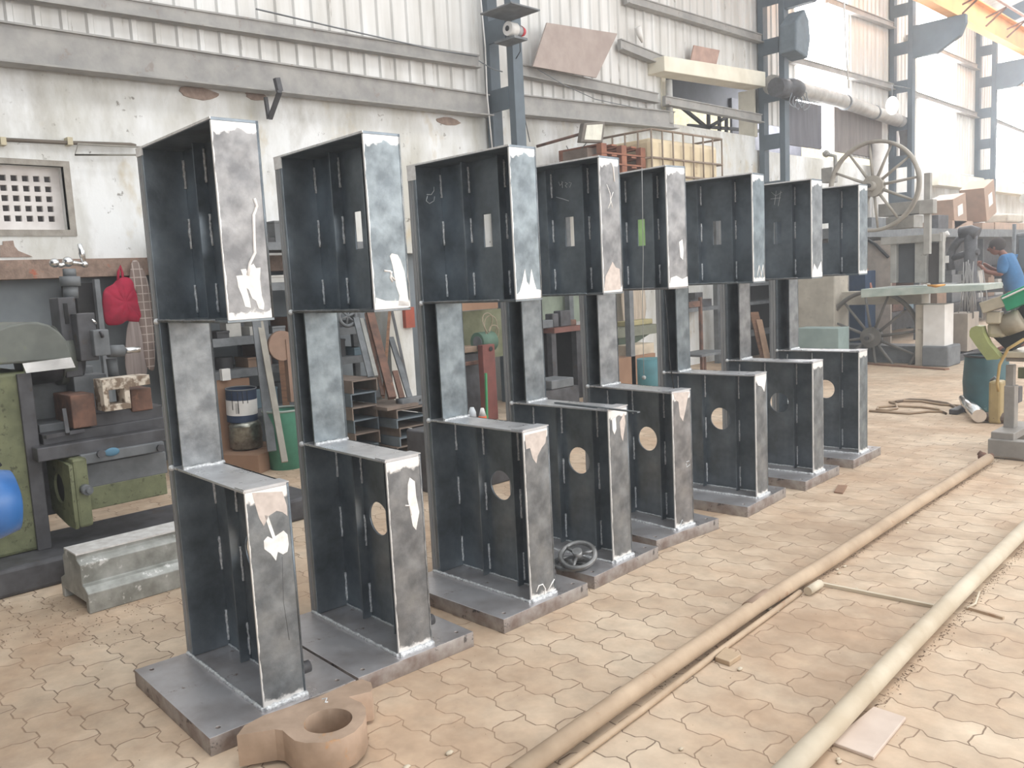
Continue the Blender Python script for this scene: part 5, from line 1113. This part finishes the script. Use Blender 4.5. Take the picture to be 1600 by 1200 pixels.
ed = [(0, 1), (1, 2), (2, 3), (3, 4), (2, 5), (5, 6), (6, 7), (7, 8), (2, 9), (9, 10), (10, 11), (11, 12), (0, 13), (13, 14), (14, 15), (15, 16), (0, 17), (17, 18), (18, 19), (19, 20)]
body = skin('body', nodes, ed, M_skin, t)
hd = MB().sphere(head, .1, (1.0, .8, 1.2), 20, 14); hd.sphere(head+b(-.1, 0, -.03), .022, (1.2, .8, 1.2), 8, 6); hd.sphere(head+b(0, -.082, 0), .022, (1, .5, 1.4), 8, 6).sphere(head+b(0, .082, 0), .022, (1, .5, 1.4), 8, 6); hd.build('head', M_skin, body)
MB().sphere(head+b(.018, 0, .035), .112, (1.05, .86, 1.05), 20, 14).build('hair', M_hair, t)
for sy in (-1, 1): MB().sphere(head+b(-.088, .035*sy, .005), .012, (1, 1, 1), 8, 6).build('eye', M_dark, body)
skin('shirt', [(b(.10, 0, .86), .19, .16), (b(.11, 0, 1.08), .18, .16), (b(.05, 0, 1.33), .215, .18), (b(-.04, 0, 1.46), .11), (b(.0, -.19, 1.42), .095), (b(-.02, -.25, 1.2), .075), (b(0, .19, 1.42), .095), (b(-.05, .25, 1.2), .075)], [(0, 1), (1, 2), (2, 3), (2, 4), (4, 5), (2, 6), (6, 7)], M_shirt, t)
skin('trousers', [(b(.10, 0, 1.0), .155, .13), (b(.10, -.1, .86), .115), (b(.02, -.13, .5), .085), (b(.1, -.14, .1), .07), (b(.12, .1, .86), .115), (b(.1, .13, .5), .085), (b(.22, .14, .1), .07)], [(0, 1), (1, 2), (2, 3), (0, 4), (4, 5), (5, 6)], M_trou, t)
for fx_, fy_ in ((.1, -.14), (.22, .14)): MB().sphere(b(fx_-.07, fy_, .05), .06, (2.1, .8, .75), 14, 8).build('shoe', M_black, t)
for (hx, hy, hz, sg) in ((-.36, -.14, 1.36, 1), (-.38, .1, 1.38, -1)):
    fn = []; fe = []
    P0 = b(hx, hy, hz); fn = [(P0, .024, .03), (P0+b(-.045, 0, .02), .02, .036)]; fe = [(0, 1)]
    for k in range(4):
        o_ = (k-1.5)*.018; n0 = len(fn); fn += [(P0+b(-.075, o_, .03), .009), (P0+b(-.105-.005*(k in (1, 2)), o_, .02), .008), (P0+b(-.115, o_, -.005), .007)]; fe += [(1, n0), (n0, n0+1), (n0+1, n0+2)]
    n0 = len(fn); fn += [(P0+b(-.03, sg*.035, .0), .01), (P0+b(-.065, sg*.045, -.01), .008)]; fe += [(0, n0), (n0, n0+1)]
    skin('hand', fn, fe, M_skin, body, 1)
# ================================================================ RIGHT EDGE: CHOP SAW, DRUM
t = thing('chop_saw', 'grey metal cutting saw with green guard on a steel stand at the right edge', 'saw')
Y0 = 7.1
M_cream = pm('oily_cream_paint', '#b7ad98', '#9d9482', rough=.5, spots=hexc('#7d7566'), sscale=9); M_gry = pm('stand_grey', '#8f8a84', '#7b7772', rough=.6)
pby('stand_leg', 1568, 603, 1585, 676, Y0, .1, M_gry, t); pby('stand_leg_inner', 1571, 570, 1584, 606, Y0+.02, .06, M_gry, t)
pby('stand_top', 1570, 551, 1660, 560, Y0-.05, .5, M_cream, t); pby('stand_brace', 1571, 560, 1660, 566, Y0, .05, M_gry, t)
pby('base_channel', 1543, 692, 1680, 715, Y0-.25, .1, M_gry, t, z0=.02); pby('base_plate', 1548, 676, 1584, 688, Y0-.22, .55, M_gry, t); pby('base_channel', 1560, 678, 1680, 690, Y0+.45, .1, M_gry, t, z0=.02)
pby('green_side_panel', 1590, 575, 1660, 593, Y0+.3, .03, M_green, t)
def qq(u, v, o=0): return AY(u, v, Y0+o)
MB().prism([(qq(u, v).x, qq(u, v).z) for u, v in ((1520, 516), (1523, 511), (1530, 508), (1539, 509), (1541, 519), (1549, 535), (1567, 556), (1564, 560), (1547, 561), (1531, 540), (1520, 524))], .1, Matrix.Translation((0, Y0-.08, 0)) @ XZ).build('belt_guard', pm('yellow_green_guard', '#9a9f68', '#888d60', rough=.5), t)
pby('gear_case', 1541, 503, 1571, 528, Y0-.02, .12, M_cream, t, .03); MB().tube([qq(1568, 510, .03), qq(1592, 500, .03), qq(1598, 497, .03)], [.08, .085, .07], 24).build('motor_body', pm('motor_beige_grey', '#a59c8b'), t)
pby('motor_box', 1540, 487, 1563, 506, Y0-.06, .1, M_cream, t, .01)
M_gc = pm('green_cover', '#2f9a72', '#298562', rough=.5)
def barq(name, u0, v0, u1, v1, o, w_, h, m): return MB().bar(qq(u0, v0, o), qq(u1, v1, o), w_, h).build(name, m, t, bevel=.006)
barq('pivot_arm', 1536, 481, 1573, 469, -.02, .12, .085, M_cream); barq('green_cover', 1572, 474, 1640, 444, 0, .16, .12, M_gc); barq('green_cover_edge', 1570, 466, 1640, 434, -.02, .17, .012, M_white)
MB().bar(qq(1565, 535, .1), qq(1630, 480, .1), .12, .2).build('dark_motor_mount', M_dark, t)
MB().tube([qq(1600, 530, -.1), qq(1575, 545, -.1), qq(1562, 570, -.1), qq(1558, 600, -.1), qq(1560, 612, -.1)], .011, 8).build('yellow_hose', pm('yellow_hose', '#b79a63'), t)
pby('coolant_pump', 1583, 605, 1592, 630, Y0+.15, .1, M_greyd, t)
# rest
c = AG(1530, 645, 0)
t = thing('teal_barrel', 'dirty teal plastic barrel behind the cutting saw', 'barrel', (c.x, c.y+.19, 0))
MB().tube([(0, 0, 0), (0, 0, .05), (0, 0, .28), (0, 0, .5), (0, 0, .54)], [.17, .19, .205, .19, .185], 28, cap=False).tube([(0, 0, 0), (0, 0, .02)], .17, 28).build('barrel_body', pm('dirty_teal', '#3c6066', '#2c484d', rough=.5, spots=hexc('#7fa0a0'), sscale=4, scale=3), t)
MB().tube([(.188*math.cos(a), .188*math.sin(a), .54) for a in [2*math.pi*k/28 for k in range(28)]], .012, 8, closed=True).build('rim', M_black, t)
t = thing('jerrycan', 'yellowish jerrycan between the teal barrel and the saw stand', 'jerrycan')
pby('can_body', 1544, 596, 1564, 636, 8.3, .16, pm('dull_yellow', '#a08c60', '#8a7954', rough=.5), t, .02, z0=0); MB().tube([AY(1548, 595, 8.35), AY(1554, 589, 8.35), AY(1560, 595, 8.35)], .012, 8).build('handle', M_grey, t)
o = MB().tube([AG(1503, 622, .12), AG(1512, 632, .09), AG(1530, 650, .07)], [.03, .055, .06], 18).build('shiny_canister', M_chrome); tag(o, 'shiny metal canister lying before the teal barrel', 'canister')
M_hose = pm('tan_hose', '#a38c73', '#8f7a64')
tag(MB().tube([AG(u, v, .012) for u, v in ((1358, 642), (1390, 644), (1420, 646), (1450, 643), (1470, 643), (1478, 646), (1468, 640), (1440, 636), (1400, 634), (1372, 636), (1370, 640), (1385, 641), (1402, 638), (1400, 631), (1390, 628), (1405, 626), (1440, 627), (1470, 632), (1500, 634), (1520, 640))], .012, 8).build('coiled_hose', M_hose), 'thin tan hose snaking on the floor beside the last stand', 'hose')
tag(MB().tube([AG(u, v, .014) for u, v in ((1400, 628), (1420, 624), (1445, 625), (1480, 630), (1500, 640), (1540, 648), (1575, 640))], .013, 8).build('floor_cable', pm('brown_cable', '#7c6a5a')), 'brown cable running from the coil to the cutting saw', 'cable')
tag(MB().box(AG(1488, 645, 0).x, AG(1505, 645, 0).x, AG(1490, 648, 0).y, AG(1490, 640, 0).y, 0, .05).build('small_clamp', M_greyd, bevel=.01), 'small dark clamp on the floor left of the shiny canister', 'clamp')
tag(MB().sphere(AG(1556, 652, .05), .07, (2.2, 1, .7), 12, 8).build('rag_heap', pm('dark_rag', '#5c4d43')), 'dark rag heap on the floor beside the jerrycan', 'rag')
c = AG(1536, 714, .04); tag(MB().sphere(c, .035).tube([c+Vector((-.03, 0, .03)), c+Vector((.02, 0, .0)), c+Vector((.05, .04, .01))], .02, 8).build('pipe_end_clamp', M_rust), 'rusty lump clamped on the far end of the tan pipe', 'clamp')
tag(MB().bar(AG(1240, 560, .01), AG(1480, 577, .01), .1, .02).build('floor_strip', M_wood), 'worn board on the floor along the band saw foot', 'board')
# low sill and ducts along the far wall
tag(MB().box(WX, WX+.3, 21.5, 33, 3.2, 3.5).build('wall_sill_beam', M_can), 'cream concrete sill beam along the far wall right of the third column', 'beam')
tag(MB().tube([(WX+.95, 26, 2.95), (WX+.95, 50, 3.0)], .14, 12).build('far_duct', pm('far_duct', '#c9c5bc')), 'pale round duct along the wall at the right edge', 'duct')
